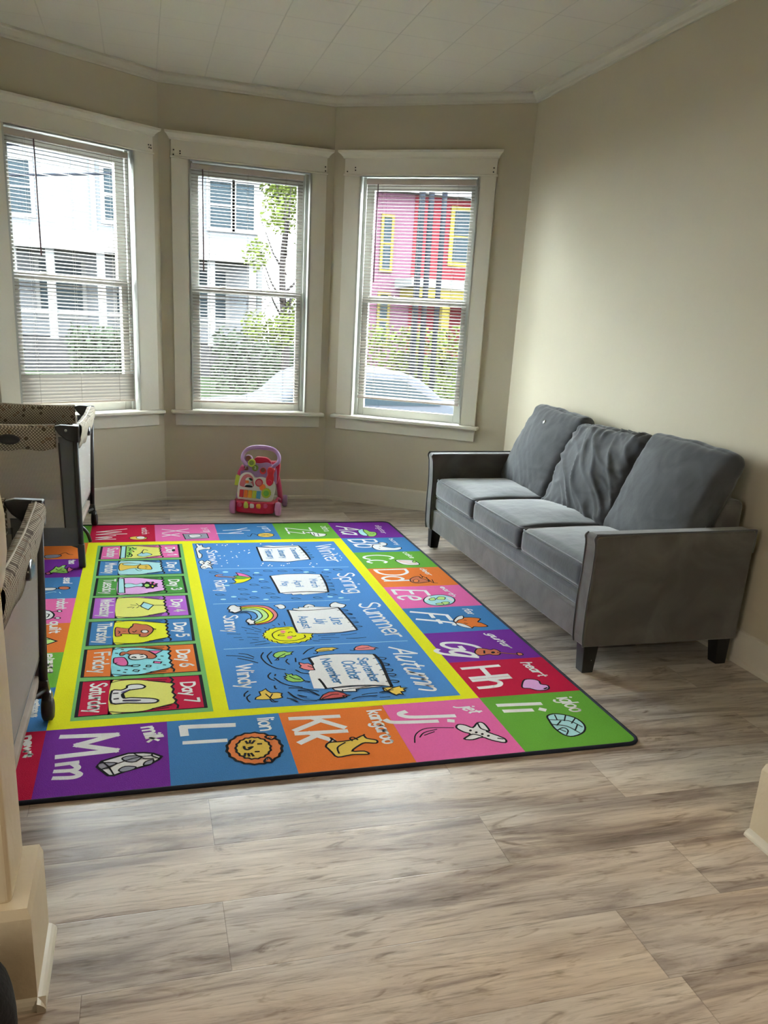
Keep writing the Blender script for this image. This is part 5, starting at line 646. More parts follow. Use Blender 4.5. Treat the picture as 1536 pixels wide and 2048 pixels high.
# ------------------------------------------------------------------ folding playards
def dots_mat():
    mt = mat('dotted taupe fabric', (150, 138, 118), 0.85); n = mt.node_tree.nodes; l = mt.node_tree.links; b = n['Principled BSDF']
    tc = n.new('ShaderNodeTexCoord'); sp = n.new('ShaderNodeSeparateXYZ'); l.new(tc.outputs['Object'], sp.inputs[0])
    def m2(op, a, b2=None):
        k = n.new('ShaderNodeMath'); k.operation = op
        for i, v in enumerate((a, b2)):
            if v is None: continue
            if isinstance(v, (int, float)): k.inputs[i].default_value = v
            else: l.new(v, k.inputs[i])
        return k.outputs[0]
    H = m2('DIVIDE', m2('ADD', sp.outputs[0], sp.outputs[1]), 0.016); V = m2('DIVIDE', sp.outputs[2], 0.016)
    p = m2('MULTIPLY', m2('COSINE', m2('MULTIPLY', H, 2*PI)), m2('COSINE', m2('MULTIPLY', V, 2*PI)))
    cb = n.new('ShaderNodeCombineXYZ'); l.new(m2('FLOOR', m2('ADD', H, 0.5)), cb.inputs[0]); l.new(m2('FLOOR', m2('ADD', V, 0.5)), cb.inputs[1])
    wn = n.new('ShaderNodeTexWhiteNoise'); wn.noise_dimensions = '2D'; l.new(cb.outputs[0], wn.inputs['Vector'])
    r = n.new('ShaderNodeValToRGB'); l.new(p, r.inputs[0]); e = r.color_ramp.elements
    e[0].position = 0.0; e[0].color = (*lin((112, 100, 84)), 1); e[1].position = 0.55; e[1].color = (*lin((208, 196, 172)), 1)
    r2 = n.new('ShaderNodeValToRGB'); l.new(wn.outputs[0], r2.inputs[0]); e = r2.color_ramp.elements
    r2.color_ramp.interpolation = 'CONSTANT'; e[0].position = 0; e[0].color = (*lin((150, 138, 126)), 1); e[1].position = 0.05; e[1].color = (*lin((225, 205, 190)), 1)
    e2 = e.new(0.12); e2.color = (1, 1, 1, 1)
    mx = n.new('ShaderNodeMix'); mx.data_type = 'RGBA'; mx.blend_type = 'MULTIPLY'; mx.inputs[0].default_value = 1; l.new(r.outputs[0], mx.inputs[6]); l.new(r2.outputs[0], mx.inputs[7])
    l.new(mx.outputs[2], b.inputs['Base Color']); return mt
def mesh_mat(name, col, fac):
    mt = bpy.data.materials.new(name); mt.use_nodes = True; n = mt.node_tree.nodes; l = mt.node_tree.links; n.clear()
    o = n.new('ShaderNodeOutputMaterial'); t = n.new('ShaderNodeBsdfTransparent'); d = n.new('ShaderNodeBsdfDiffuse'); d.inputs[0].default_value = (*lin(col), 1)
    mx = n.new('ShaderNodeMixShader'); tc = n.new('ShaderNodeTexCoord'); sp = n.new('ShaderNodeSeparateXYZ'); l.new(tc.outputs['Object'], sp.inputs[0])
    def m2(op, a, b2=None):
        k = n.new('ShaderNodeMath'); k.operation = op
        for i, v in enumerate((a, b2)):
            if v is None: continue
            if isinstance(v, (int, float)): k.inputs[i].default_value = v
            else: l.new(v, k.inputs[i])
        return k.outputs[0]
    H = m2('ADD', sp.outputs[0], sp.outputs[1]); V = sp.outputs[2]
    p = m2('MULTIPLY', m2('COSINE', m2('MULTIPLY', m2('ADD', H, V), 2*PI/0.0055)), m2('COSINE', m2('MULTIPLY', m2('SUBTRACT', H, V), 2*PI/0.0055)))
    l.new(m2('SUBTRACT', fac, m2('MULTIPLY', p, 0.32)), mx.inputs[0])
    l.new(t.outputs[0], mx.inputs[1]); l.new(d.outputs[0], mx.inputs[2]); l.new(mx.outputs[0], o.inputs[0]); return mt
M['dots'] = dots_mat(); M['mesh'] = mesh_mat('taupe mesh', (176, 168, 158), 0.55); M['mesh_lit'] = mesh_mat('lit side mesh', (196, 190, 184), 0.56)  # side mesh is a paler copy, with the window light painted in
M['pl_dark'] = mat('charcoal plastic', (38, 37, 38), 0.28, coat=0.3); M['pl_tube'] = mat('charcoal tube', (52, 50, 50), 0.5)
M['pl_gray'] = mat('grey polyester', (92, 94, 96), 0.8, bump=0.15, bscale=40); M['pl_edge'] = mat('pale binding', (196, 188, 172), 0.7)
M['pad'] = mat('playard pad', (160, 146, 134), 0.8, var=0.35, vscale=9, bump=0.3, bscale=10); M['rubber'] = mat('castor rubber', (34, 32, 32), 0.6)

PW, PL = 0.32, 0.47        # half width (x), half length (y)
def playard(lab, loc):
    e = empty('playard', loc); tag(e, lab, 'playard', 'folding playards on the left')
    for sx in (-1, 1):
        for sy in (-1, 1):
            # post
            lo, hi = 0.10, 0.68
            MB().tube([(sx*(PW-0.012-0.022*(sy > 0)), sy*(PL-0.012), lo), (sx*(PW-0.014), sy*(PL-0.014), hi)], 0.0135, 10).build('post', M['pl_tube'], e)
            # corner cap: two shell plates and a rounded top
            c = MB(); t_ = 0.010
            q = [(0.0, 0.738), (0.085, 0.742), (0.115, 0.735), (0.112, 0.722), (0.095, 0.695), (0.065, 0.668), (0.035, 0.657), (0.0, 0.655)]
            c.prism(q, lambda u, v, h: (sx*(PW+0.006-u), sy*(PL+0.006-h), v), 0.0, 0.034)
            c.prism([(u*0.55, v) for u, v in q], lambda u, v, h: (sx*(PW+0.006-h), sy*(PL+0.006-u), v), 0.0, 0.034)
            c.build('corner_cap', M['pl_dark'], e, bevel=0.006, seg=3)
            MB().lathe([(0.007, 0), (0.007, 0.002), (0.003, 0.004)], 'y', 10, (sx*(PW-0.055), sy*(PL+0.007), 0.715)).build('rivet', M['metal'], e) if sy < 0 else None
    # padded top rails
    def rail(a, b, sag, nm):
        a, b = Vector(a), Vector(b); t = (b-a).normalized(); out = Vector((t.y, -t.x, 0)); N = 24
        prof = [(0.026, 0.0), (0.020, 0.009), (0.0, 0.014), (-0.020, 0.009), (-0.026, -0.006), (-0.018, -0.035), (-0.006, -0.108), (0.004, -0.110), (0.017, -0.07), (0.027, -0.02)]
        vs = []; k = len(prof)
        for i in range(N+1):
            f = i/N; p = a.lerp(b, f); z = -sag*(1-abs(2*f-1)**2.2); w_ = 0.003*noise.noise(Vector((f*14, a.x*3, a.y)))
            for u, v in prof: vs.append((p.x+out.x*(u+w_), p.y+out.y*(u+w_), 0.728+z+v*(1+0.05*math.sin(f*17))))
        mb = MB(); mb.add(vs, [(i*k+j, i*k+(j+1) % k, (i+1)*k+(j+1) % k, (i+1)*k+j) for i in range(N) for j in range(k)], 0, True)
        ro = mb.build(nm, M['dots'], e)
        MB().tube([(a.lerp(b, i/N).x, a.lerp(b, i/N).y, 0.7405-sag*(1-abs(2*i/N-1)**2.2)) for i in range(N+1)], 0.0035, 6).build('binding', M['pl_edge'], ro)
        mid = (a+b)/2; zc = 0.728-sag-0.055; ov = []
        hb = MB(); k = 20
        ring = lambda r1, r2, d: [(mid.x+t.x*r1*math.cos(2*PI*j/k)+out.x*d, mid.y+t.y*r1*math.cos(2*PI*j/k)+out.y*d, zc+r2*math.sin(2*PI*j/k)) for j in range(k)]
        A_ = ring(0.052, 0.026, 0.010)+ring(0.052, 0.026, 0.027)+ring(0.042, 0.017, 0.032)+ring(0.030, 0.008, 0.029)
        hb.add(A_, [(i*k+j, i*k+(j+1) % k, (i+1)*k+(j+1) % k, (i+1)*k+j) for i in range(3) for j in range(k)]+[tuple(3*k+j for j in range(k)), tuple(range(k))[::-1]], 0, True)
        hb.build('fold_latch', M['pl_dark'], ro)
    cx_, cy_ = PW-0.012, PL-0.012; ins = 0.095
    rail((-cx_+ins, -cy_, 0), (cx_-ins, -cy_, 0), 0.006, 'rail_pad'); rail((cx_-ins, cy_, 0), (-cx_+ins, cy_, 0), 0.006, 'rail_pad')
    rail((cx_, -cy_+0.05, 0), (cx_, cy_-0.05, 0), 0.022, 'rail_pad'); rail((-cx_, cy_-0.05, 0), (-cx_, -cy_+0.05, 0), 0.022, 'rail_pad')
    # fabric corner strips, lower band, mesh windows
    def panel(nm, mt_, pts, th=0.003):
        # pts: four (x, y, z) corners
        a, b, c, d = [Vector(p) for p in pts]; nn = (b-a).cross(d-a).normalized()*th
        o = MB().hexa([a, b, b+nn, a+nn], [d, c, c+nn, d+nn]).build(nm, mt_, e); return o
    for s_ in (-1, 1):
        yk = s_*(PL-0.013)
        for q in (-1, 1): panel('corner_panel', M['pl_gray'], [(q*(PW-0.02), yk, 0.12), (q*(PW-0.085), yk, 0.12), (q*(PW-0.095), yk, 0.68), (q*(PW-0.02), yk, 0.68)])
        lp = panel('lower_panel', M['pl_gray'], [(-PW+0.02, yk, 0.115), (PW-0.02, yk, 0.115), (PW-0.02, yk, 0.212), (-PW+0.02, yk, 0.212)])
        panel('mesh_window', M['mesh'], [(-PW+0.085, yk, 0.212), (PW-0.085, yk, 0.212), (PW-0.09, yk, 0.63), (-PW+0.09, yk, 0.63)], 0.0008)
        for q in (-1, 1): MB().tube([(q*(PW-0.085), yk-s_*-0.002, 0.212), (q*(PW-0.093), yk-s_*-0.002, 0.65)], 0.004, 6).build('seam_binding', M['pl_tube'], e)
        xk = s_*(PW-0.020); xk2 = s_*(PW-0.030)
        xk2 = s_*(PW-0.040); xb_ = s_*(PW-0.085)
        panel('lower_panel', M['pl_gray'], [(xb_, -PL+0.02, 0.13), (xb_, PL-0.02, 0.13), (xk2, PL-0.02, 0.225), (xk2, -PL+0.02, 0.225)])
        panel('mesh_window', M['mesh_lit'], [(xk2, -PL+0.03, 0.212), (xk2, PL-0.03, 0.212), (xk, PL-0.03, 0.64), (xk, -PL+0.03, 0.64)], 0.0008)
    cushion('mattress', (PW-0.04, PL-0.04, 0.018), 0.012, (0, 0, 0.006), (0, 0, 0.150), (0, 0, 0), M['pad'], e, seg=16)
    # brand lettering on the near lower band
    a_ = Art(0, 0.0002); a_.text('tlery', (0.165, 0.152), (0.232, 0.152), (0.167, 0.172), 0.0035, 0)
    tx = MB(); tx.add([(v[0], -PL+0.0115-v[2], v[1]) for v in a_.mb.v], a_.mb.f); tx.build('lettering', M['white_print'], e)
    # feet: straight at the near end, castors at the far end, small middle feet and floor struts
    for sx in (-1, 1):
        f = MB(); x0 = sx*(PW-0.012); y0 = -(PL-0.012)
        f.hexa([(x0-0.016, y0-0.022, 0.0), (x0+0.018, y0-0.022, 0.0), (x0+0.018, y0+0.016, 0.0), (x0-0.016, y0+0.016, 0.0)], [(x0-0.018, y0-0.018, 0.125), (x0+0.016, y0-0.018, 0.125), (x0+0.016, y0+0.018, 0.125), (x0-0.018, y0+0.018, 0.125)])
        f.build('foot', M['pl_dark'], e, bevel=0.005, seg=3)
        y1 = PL-0.012; x0 = sx*(PW-0.036); h = MB()
        h.hexa([(x0-0.020, y1-0.022, 0.075), (x0+0.022, y1-0.022, 0.075), (x0+0.022, y1+0.02, 0.075), (x0-0.020, y1+0.02, 0.075)], [(x0-0.016, y1-0.016, 0.135), (x0+0.016, y1-0.016, 0.135), (x0+0.016, y1+0.016, 0.135), (x0-0.016, y1+0.016, 0.135)])
        h.lathe([(0.034, -0.014), (0.040, -0.008), (0.040, 0.012), (0.032, 0.017)], 'x', 20, (x0+0.010, y1-0.006, 0.056))
        ho = h.build('castor_housing', M['pl_dark'], e, bevel=0.003)
        MB().lathe([(0.030, -0.019), (0.0395, -0.014), (0.0395, 0.012), (0.030, 0.018)], 'x', 24, (x0+0.014, y1-0.022, 0.040)).build('castor_wheel', M['rubber'], ho)
        for sy in (-1, 1): MB().tube([(sx*(PW-0.03), sy*(PL-0.03), 0.105), (sx*0.05, sy*0.04, 0.075)], 0.009, 8).build('floor_strut', M['pl_tube'], e)
    MB().lathe([(0.06, 0.01), (0.07, 0.05), (0.07, 0.10), (0.05, 0.11)], 'z', 20).build('floor_hub', M['pl_dark'], e)
    return e
M['white_print'] = mat('pale print', (200, 202, 200), 0.6)
p1_ = playard('grey playard with dotted taupe rails standing below the left bay window', (-0.628, 4.872, 0.0105)); p1_.rotation_euler = (0, 0, math.radians(-1.8))
p2_ = copy_tree(p1_); p2_.location = (-0.630, 2.215, 0.0105); p2_.rotation_euler = (0, 0, 0)
MB().tube(smooth_pts([(PW-0.07, 0.0, 0.115), (PW-0.028, 0, 0.07), (PW-0.010, 0, 0.012)], 5), 0.010, 8).build('middle_foot', M['pl_dark'], p1_)
p2_['label'] = 'nearer grey playard with dotted taupe rails, partly hidden by the left column'

# ------------------------------------------------------------------ push-along toy walker
TC = dict(mauve=(176, 138, 190), pink=(214, 74, 120), crim=(200, 22, 66), white=(232, 230, 222), lime=(190, 206, 70), olive=(120, 140, 60), orange=(232, 120, 50),
          amber=(236, 170, 50), green=(120, 190, 80), blue=(80, 170, 210), red=(200, 40, 50), brown=(120, 70, 60), wheel=(196, 130, 182), black=(20, 20, 22), rose=(214, 120, 130))
TM = {k_: mat('toy plastic '+k_, v_, 0.3, coat=0.3) for k_, v_ in TC.items()}
tw = empty('toy_walker', (0.725, 5.60, 0.0), math.radians(-16)); tw.scale = (0.92, 0.92, 0.92); tag(tw, 'pink and purple baby push walker with keys and dials below the middle window', 'toy')
def wp(cx, cy, d=0.0):      # point on the leaning activity panel
    x = (cx-690)*0.00044; z = (1395-cy)*0.00046; return (x, 0.015+max(0, z-0.08)*0.34-d, z)
def plate(nm, pts, th, mt_, parent, bev=0.003, d=0.0, smoothit=True):
    p = [(x, y) for x, y in pts]
    if smoothit: p = [(q.x, q.y) for q in smooth_pts([Vector(q) for q in p], 4, True)]
    return MB().prism(p, lambda u, v, h: wp(u, v, h), d, d+th).build(nm, mt_, parent, bevel=bev)
b_ = MB(); base_ = [(-0.148, 0.10), (-0.150, 0.0), (-0.12, -0.035), (-0.05, -0.055), (0.05, -0.055), (0.12, -0.035), (0.143, 0.0), (0.142, 0.10)]
b_.prism([(q.x, q.y) for q in smooth_pts([Vector(q) for q in base_], 3, True)], lambda u, v, h: (u, v, h), 0.018, 0.105); bo_ = b_.build('base', TM['crim'], tw, bevel=0.014, seg=4)
for xx, cl_ in ((-0.062, 'lime'), (-0.018, 'white'), (0.030, 'amber')):
    MB().lathe([(0.018, -0.019), (0.027, -0.014), (0.028, 0.0), (0.027, 0.014), (0.018, 0.019)], 'x', 18, (xx, -0.035, 0.078)).build('roller', TM[cl_], bo_)
for xx in (-0.112, 0.080): MB().lathe([(0.018, 0), (0.018, 0.004), (0.010, 0.008)], 'y', 14, (xx, -0.052, 0.082)).build('knob', TM['pink'], bo_)
wpn = plate('white_panel', [(380, 1130), (375, 960), (395, 830), (410, 780), (470, 735), (560, 730), (620, 760), (665, 800), (760, 790), (840, 800), (960, 830), (1005, 880), (1015, 980), (990, 1090), (950, 1160), (700, 1165), (450, 1145)], 0.022, TM['white'], tw, 0.006, 0.012)
upn = plate('upper_panel', [(400, 800), (405, 680), (440, 600), (450, 500), (500, 465), (570, 480), (620, 560), (720, 580), (850, 560), (950, 600), (1015, 680), (1025, 860), (990, 900), (650, 880), (420, 860)], 0.03, TM['mauve'], tw, 0.006, -0.018)
plate('top_hump', [(600, 580), (640, 500), (700, 484), (820, 490), (890, 530), (920, 590), (760, 610)], 0.04, TM['crim'], tw, 0.006, -0.03)
plate('side_shell', [(880, 570), (950, 550), (1050, 560), (1060, 700), (1040, 860), (1010, 900), (980, 700)], 0.06, TM['crim'], tw, 0.006, -0.06)
for i, cl_ in enumerate(('red', 'orange', 'amber', 'lime', 'blue')):
    x0 = 415+i*73; plate('piano_key', [(x0+3, 990+i*3), (x0+69, 992+i*3), (x0+66, 1112+i*3), (x0-2, 1106+i*3)], 0.010, TM[cl_], wpn, 0.002, 0.034, False)
def disc(nm, cx, cy, r, th, cl_, d, parent, jag=0, n=28):
    pts = [(cx+r*(1+(jag if j % 2 else 0))*math.cos(2*PI*j/n), cy+r*0.94*(1+(jag if j % 2 else 0))*math.sin(2*PI*j/n)) for j in range(n)]
    return MB().prism(pts, lambda u, v, h: wp(u, v, h), d, d+th).build(nm, TM[cl_], parent, bevel=0.0015)
disc('green_gear', 872, 1028, 78, 0.012, 'lime', 0.034, wpn, 0.09); disc('gear_hub', 872, 1028, 48, 0.006, 'green', 0.046, wpn)
disc('orange_gear', 802, 942, 50, 0.010, 'orange', 0.034, wpn, 0.15); disc('dial_ring', 738, 872, 66, 0.010, 'crim', 0.034, wpn); disc('dial_face', 738, 872, 48, 0.003, 'rose', 0.044, wpn)
pc = plate('picture_panel', [(420, 940), (430, 830), (480, 765), (550, 750), (620, 790), (640, 860), (635, 945)], 0.003, TM['rose'], wpn, 0.001, 0.034)
plate('cow_head', [(505, 830), (540, 800), (600, 810), (625, 840), (590, 870), (530, 862)], 0.010, TM['white'], wpn, 0.002, 0.037)
plate('cow_patch', [(560, 810), (600, 805), (630, 835), (600, 845)], 0.004, TM['black'], wpn, 0.001, 0.047); plate('cow_muzzle', [(505, 850), (560, 845), (565, 880), (520, 885)], 0.006, TM['orange'], wpn, 0.001, 0.046)
plate('cow_body', [(500, 940), (520, 890), (600, 880), (630, 940)], 0.008, TM['white'], wpn, 0.002, 0.037); plate('cow_spots', [(500, 935), (540, 915), (620, 925), (625, 948), (530, 948)], 0.004, TM['black'], wpn, 0.001, 0.045)
plate('page', [(315, 935), (330, 790), (345, 765), (405, 790), (410, 940)], 0.012, TM['lime'], tw, 0.003, 0.02, False)
plate('triangle_key', [(490, 605), (535, 690), (450, 690)], 0.010, TM['brown'], upn, 0.003, 0.012); disc('round_key', 650, 655, 55, 0.010, 'olive', 0.012, upn)
disc('ring', 590, 575, 62, 0.030, 'lime', 0.012, upn); disc('ring_well', 590, 570, 40, 0.003, 'olive', 0.042, upn); disc('top_button', 525, 510, 45, 0.012, 'brown', 0.012, upn)
disc('cup', 790, 690, 55, 0.022, 'red', 0.012, upn); disc('cup_well', 790, 675, 38, 0.003, 'brown', 0.034, upn)
ph = plate('phone', [(860, 880), (850, 800), (870, 740), (860, 680), (890, 625), (960, 630), (990, 670), (975, 740), (985, 800), (970, 880), (915, 920)], 0.026, TM['red'], tw, 0.008, 0.016)
disc('earpiece', 925, 660, 34, 0.006, 'red', 0.042, ph); disc('mouthpiece', 912, 860, 46, 0.010, 'crim', 0.042, ph)
for d_ in (((477, 635), (477, 672)), ): MB().tube([wp(488, 628, 0.024), wp(492, 672, 0.024)], 0.0022, 6).build('digit', TM['white'], upn)
MB().tube([wp(a, b, 0.023) for a, b in ((635, 640), (652, 632), (664, 645), (638, 672), (668, 670))], 0.0022, 6).build('digit', TM['white'], upn)
hd = MB(); hpts = [(-0.095, 0.085, 0.355), (-0.135, 0.095, 0.395), (-0.130, 0.115, 0.445), (-0.085, 0.125, 0.482), (0.0, 0.128, 0.492), (0.085, 0.125, 0.482), (0.130, 0.115, 0.445), (0.135, 0.095, 0.395), (0.095, 0.085, 0.355), (0.07, 0.07, 0.30)]
hs = [Vector((q.x+0.022, q.y, q.z)) for q in smooth_pts(hpts, 6)]; hd.tube(hs, [0.014+0.004*max(0, 1-abs(i/(len(hs)-1)-0.47)*5) for i in range(len(hs))], 12); hd.build('handle', TM['mauve'], tw)
for sx in (-1, 1):
    lg = MB(); lp_ = smooth_pts([(sx*0.105, 0.085, 0.345), (sx*0.140, 0.13, 0.28), (sx*0.152, 0.21, 0.17), (sx*0.150, 0.30, 0.075), (sx*0.150, 0.335, 0.045)], 6)
    lg.tube(lp_, 0.021, 12, flat=1.0); lg.build('rear_leg', TM['pink'], tw)
    MB().lathe([(0.020, -0.020), (0.043, -0.016), (0.047, -0.008), (0.047, 0.008), (0.043, 0.016), (0.020, 0.020)], 'x', 24, (sx*0.183, 0.335, 0.047)).build('wheel', TM['mauve'], tw)
    wo2 = MB().lathe([(0.022, -0.024), (0.046, -0.020), (0.052, -0.010), (0.052, 0.010), (0.046, 0.020), (0.022, 0.024)], 'x', 28, (sx*0.170, 0.0, 0.052)).build('wheel', TM['wheel'], tw)
    MB().tube([(sx*0.10, 0.0, 0.052), (sx*0.15, 0.0, 0.052)], 0.012, 10).build('axle', TM['pink'], tw)
    MB().tube([(sx*0.11, 0.03, 0.06), (sx*0.148, 0.17, 0.10), (sx*0.15, 0.31, 0.06)], 0.010, 8).build('side_bar', TM['pink'], tw)

# ------------------------------------------------------------------ outdoors, seen through the blinds
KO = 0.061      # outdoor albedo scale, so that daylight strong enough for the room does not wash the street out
def om(name, d, k=1.0, **kw):  # outdoor colours are also desaturated, painting in the haze of the window veil
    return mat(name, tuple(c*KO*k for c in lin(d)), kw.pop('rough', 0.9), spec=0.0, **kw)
def siding(name, col, pitch=0.18):
    mt = om(name, col); n = mt.node_tree.nodes; l = mt.node_tree.links; b = n['Principled BSDF']
    tc = n.new('ShaderNodeTexCoord'); sp = n.new('ShaderNodeSeparateXYZ'); l.new(tc.outputs['Object'], sp.inputs[0])
    a = n.new('ShaderNodeMath'); a.operation = 'DIVIDE'; a.inputs[1].default_value = pitch; l.new(sp.outputs[2], a.inputs[0])
    f = n.new('ShaderNodeMath'); f.operation = 'FRACT'; l.new(a.outputs[0], f.inputs[0])
    bp = n.new('ShaderNodeBump'); bp.inputs['Distance'].default_value = 0.05; bp.inputs['Strength'].default_value = 0.6; bp.invert = True
    l.new(f.outputs[0], bp.inputs['Height']); l.new(bp.outputs[0], b.inputs['Normal']); return mt
M['side_w'] = siding('white clapboard', (232, 238, 246)); M['side_r'] = siding('red clapboard', (218, 92, 108)); M['side_haze'] = siding('haze-paled clapboard', (224, 160, 192))  # side wall's pink is haze put into the red house's colour
M['o_trim'] = om('outdoor white trim', (252, 252, 252), 1.1); M['o_glass'] = om('house window glass', (118, 138, 150)); M['o_yellow'] = om('yellow trim', (244, 222, 120))
M['o_roof'] = om('grey shingles', (190, 190, 194), 0.5, var=0.15, vscale=20); M['asphalt'] = om('asphalt', (196, 198, 204), 0.55, var=0.1, vscale=4)
M['lawn'] = om('lawn', (170, 200, 150), 0.55, var=0.2, vscale=8); M['leafy'] = om('hedge leaves', (146, 166, 138), 1.0, var=0.3, vscale=5)
M['leafy_y'] = om('spring leaves', (196, 220, 110), 1.0, var=0.3, vscale=5); M['bark'] = om('bark', (128, 118, 118)); M['pole'] = om('weathered pole', (104, 110, 124))
M['carp'] = om('silver blue car paint', (214, 222, 240), 0.8); M['walk'] = om('concrete walk', (215, 215, 212), 0.55)
struct(MB().box(-40, 50, 6.6, 19.2, -0.82, -0.70).build('street', M['asphalt'])); struct(MB().box(-40, 50, 19.2, 60, -0.82, -0.55).build('lawn', M['lawn']))
struct(MB().box(-40, 50, 17.2, 19.19, -0.82, -0.60).build('sidewalk', M['walk']))
hw = empty('house', (0, 28.0, 0)); tag(hw, 'white clapboard house with a porch across the street, behind the left and middle windows', 'house')
MB().box(-9, 3.75, 0, 9, -0.55, 7.2).build('wall', M['side_w'], hw)
MB().prism([(-9.4, 7.2), (4.15, 7.2), (-2.6, 10.5)], lambda u, v, h: (u, h, v), -0.4, 9.2).build('roof', M['o_roof'], hw)
def owin(x0, x1, z0, z1, parent, y=-0.06, tr='o_trim', w_=0.12):
    f = MB(); f.box(x0-w_, x1+w_, y, 0.0, z0-w_, z0); f.box(x0-w_, x1+w_, y, 0.0, z1, z1+w_); f.box(x0-w_, x0, y, 0.0, z0, z1); f.box(x1, x1+w_, y, 0.0, z0, z1); f.box(x0, x1, y+0.01, 0, (z0+z1)/2-0.03, (z0+z1)/2+0.03)
    fo = f.build('window', M[tr], parent); MB().box(x0, x1, -0.03, 0.01, z0, z1).build('pane', M['o_glass'], fo)
for a in ((2.14, 2.77, 3.85, 5.15), (2.93, 3.48, 3.85, 5.15), (-0.95, 0.05, 3.8, 5.2), (-6.5, -5.5, 3.8, 5.2), (-4.0, -3.0, 3.8, 5.2), (-2.9, -1.7, 1.0, 2.55), (-0.7, 0.6, 1.0, 2.55), (1.4, 2.6, 1.0, 2.55)): owin(*a, hw)
MB().hexa([(-9, -2.3, 2.75), (3.4, -2.3, 2.75), (3.4, 0, 2.75), (-9, 0, 2.75)], [(-9, -2.3, 2.95), (3.4, -2.3, 2.95), (3.4, 0, 3.45), (-9, 0, 3.45)]).build('porch_roof', M['o_trim'], hw)
MB().box(-9, 3.4, -2.2, 0, -0.55, 0.35).build('porch_floor', M['o_roof'], hw)
for x_ in (-8.6, -6.0, -3.35, -2.38, -1.05, 0.6, 2.0, 3.2): MB().box(x_-0.11, x_+0.11, -2.15, -1.93, 0.35, 2.75).build('porch_post', M['o_trim'], hw)
MB().box(-9, 3.3, -2.1, -2.02, 1.05, 1.13).build('porch_railing', M['o_trim'], hw)
MB().box(-1.35, -1.2, -0.05, 0, 3.45, 7.2).build('corner_board', M['o_trim'], hw); MB().box(3.6, 3.77, -0.05, 0, -0.5, 7.2).build('corner_board', M['o_trim'], hw)
hr = empty('house', (0, 28.0, 0)); tag(hr, 'red and haze-paled clapboard house with yellow trim across the street, behind the right window', 'house')
MB().box(8.75, 16, 0, 8, -0.55, 5.35).build('wall', M['side_r'], hr); MB().box(6.6, 8.75, 0.02, 8, -0.55, 5.35).build('side_wall', M['side_haze'], hr)
MB().prism([(6.3, 5.35), (16.4, 5.35), (16.4, 5.6), (11.2, 8.2), (6.3, 5.6)], lambda u, v, h: (u, h, v), -0.5, 8.2).build('roof', M['o_trim'], hr)
owin(10.15, 10.95, 3.4, 5.0, hr, tr='o_yellow', w_=0.14); owin(7.72, 7.98, 3.0, 4.6, hr, tr='o_yellow', w_=0.09); owin(7.72, 7.98, 0.6, 2.2, hr, tr='o_yellow', w_=0.09); owin(13, 13.8, 3.4, 5.0, hr, tr='o_yellow', w_=0.14)
MB().box(8.2, 13.5, -1.9, 0, 2.45, 2.72).build('porch_roof', M['o_trim'], hr); MB().box(8.4, 13.4, -1.8, 0, 2.15, 2.45).build('porch_beam', M['o_yellow'], hr)
for x_ in (9.45, 11.3, 13.2): MB().box(x_-0.13, x_+0.13, -1.8, -1.55, -0.3, 2.15).build('porch_post', M['o_yellow'], hr)
MB().box(8.4, 13.4, -1.8, 0, -0.55, 0.3).build('porch_floor', M['o_roof'], hr)
KP = 20/13
for (x_, w_, top, lab) in ((4.17, 0.050, 9.0, 'left one of two close dark utility poles seen in the right window'), (4.32, 0.045, 9.0, 'right one of two close dark utility poles seen in the right window'), (4.53, 0.042, 8.6, 'separate dark utility pole, rightmost in the right window')):
    po = MB().tube([(x_*KP, 20, -0.56), (x_*KP, 20, top)], w_*KP, 12).build('utility_pole', M['pole']); tag(po, lab, 'pole', 'utility poles beyond the right window')
def wire(a, b, sag, lab):
    a, b = Vector(a), Vector(b); pts = [a.lerp(b, i/20)-Vector((0, 0, sag*(1-(2*i/20-1)**2))) for i in range(21)]
    tag(MB().tube(pts, 0.022, 5).build('overhead_wire', M['pole']), lab, 'wire', 'overhead wires across the street')
wire((-12, 12, 2.0), (6.20, 19.9, 4.9), 0.25, 'lowest black overhead wire crossing the left window')
wire((-12, 12, 2.3), (6.20, 19.9, 5.6), 0.30, 'middle black overhead wire crossing the left window')
wire((-12, 12, 2.6), (6.20, 19.9, 6.1), 0.25, 'topmost black overhead wire crossing the left window')
def leaves(nm, blobs, count, size, mt_, parent=None, seed=1):
    rd = random.Random(seed); vs = []; fs = []
    for _ in range(count):
        c = rd.choice(blobs); d = Vector((rd.gauss(0, 1), rd.gauss(0, 1), rd.gauss(0, 1))).normalized()*(rd.random()**0.4)
        p = Vector((c[0]+d.x*c[3], c[1]+d.y*c[4], c[2]+d.z*c[5])); a = Vector((rd.gauss(0, 1), rd.gauss(0, 1), rd.gauss(0, 1))).normalized(); b = a.orthogonal().normalized(); q = a.cross(b)
        s_ = size*rd.uniform(0.6, 1.3); i = len(vs); vs += [p-b*s_, p+q*s_*0.5, p+b*s_, p-q*s_*0.5]; fs.append((i, i+1, i+2, i+3))
    mb = MB(); mb.add(vs, fs, 0); return mb.build(nm, mt_, parent)
tr = empty('tree', (2.42, 15.0, -0.7)); tag(tr, 'young tree with thin trunk and yellow-green spring leaves behind the middle window', 'tree')
tk = MB(); tk.tube(smooth_pts([(0, 0, 0), (0.03, 0, 1.4), (-0.05, 0.05, 2.8), (0.06, 0, 4.2), (0.0, 0, 5.6)], 5), [0.09-0.0032*i for i in range(21)], 8)
rd = random.Random(3)
for i in range(16):
    z_ = rd.uniform(1.4, 4.8); an = rd.uniform(0, 2*PI); L2 = rd.uniform(0.35, 0.8); tk.tube([(0, 0, z_), (math.cos(an)*L2*0.5, math.sin(an)*L2*0.5, z_+0.35), (math.cos(an)*L2, math.sin(an)*L2, z_+0.9)], [0.03, 0.018, 0.006], 6)
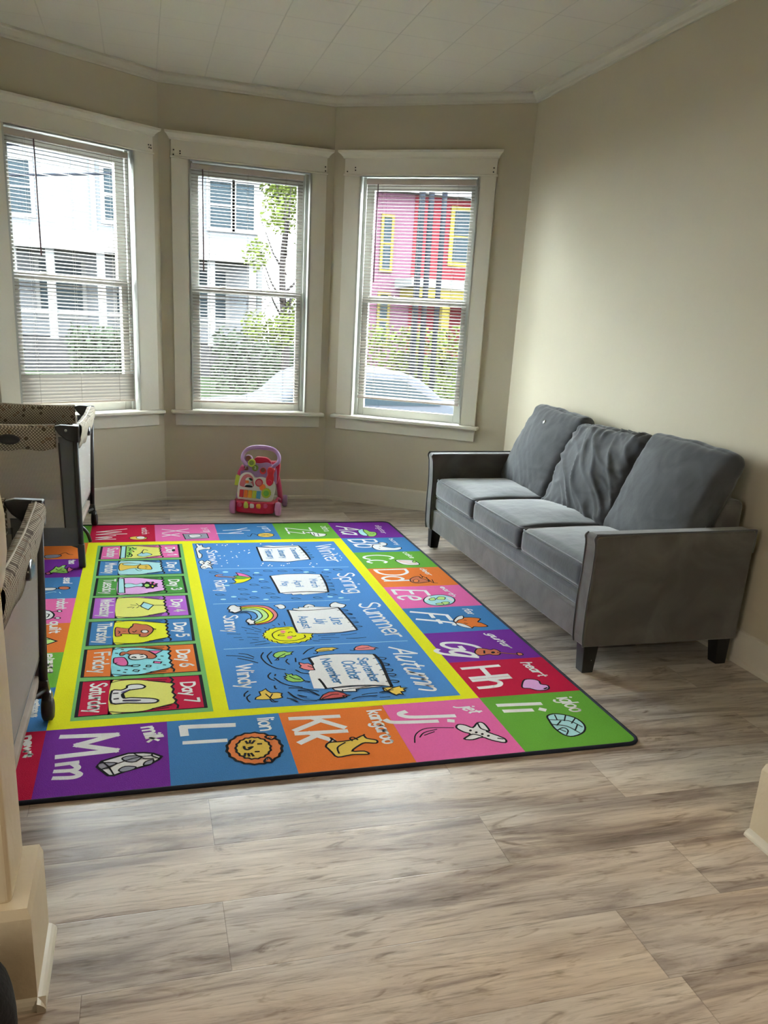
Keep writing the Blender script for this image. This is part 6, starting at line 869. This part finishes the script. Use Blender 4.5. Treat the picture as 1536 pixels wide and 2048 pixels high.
tk.build('trunk', M['bark'], tr)
lb = [(rd.uniform(-0.55, 0.45), rd.uniform(-0.4, 0.4), rd.uniform(1.7, 4.9), 0.24, 0.24, 0.28) for _ in range(26)]
tag(leaves('foliage', lb, 5200, 0.05, M['leafy_y'], tr, 5), kind=None)
for i, (x0, x1, z0, z1, lab, mt_) in enumerate(((-5.4, -2.7, -0.6, 0.75, 'clipped green hedge at the left edge of the left window view', 'leafy'), (-1.6, 0.3, -0.6, 0.85, 'clipped green hedge under the porch posts in the left window view', 'leafy'),
        (1.7, 4.3, -0.6, 0.95, 'tall green hedge at the right in the middle window view', 'leafy'), (5.3, 8.6, -0.6, 1.25, 'bright yellow-green shrub behind the utility poles', 'leafy_y'))):
    cx_ = (x0+x1)/2; n_ = 7; bl_ = [(x0+(x1-x0)*(j+0.5)/n_, 20.9, z0+(z1-z0)*(0.3+0.45*(j2)), (x1-x0)/n_*0.8, 0.5, (z1-z0)*0.3) for j in range(n_) for j2 in (0, 1)]
    o_ = leaves('hedge', bl_, 2600, 0.075, M[mt_], None, 11+i); tag(o_, lab, 'hedge')
car = empty('car', (2.6, 11.0, -0.7)); tag(car, 'silver blue car parked on the street below the middle and right windows', 'car')
side = [(-2.1, 0.35), (-2.15, 0.65), (-1.9, 0.88), (-1.15, 0.98), (-0.6, 1.36), (0.6, 1.42), (1.25, 1.05), (2.0, 0.95), (2.15, 0.7), (2.12, 0.35)]
cb_ = MB(); cb_.prism([(q.x, q.y) for q in smooth_pts([Vector(q) for q in side], 4, True)], lambda u, v, h: (u, h, v), -0.8, 0.8); cb_.build('body', M['carp'], car, bevel=0.12, seg=4)
gl = MB(); gl.prism([(-1.0, 1.0), (-0.55, 1.30), (0.55, 1.35), (1.1, 1.03)], lambda u, v, h: (u, h, v), -0.815, 0.815); gl.build('side_windows', M['o_glass'], car)
for x_ in (-1.35, 1.35):
    for y_ in (-0.72, 0.72): MB().lathe([(0.2, -0.1), (0.32, -0.09), (0.32, 0.09), (0.2, 0.1)], 'y', 24, (x_, y_, 0.32)).build('wheel', M['rubber'], car)
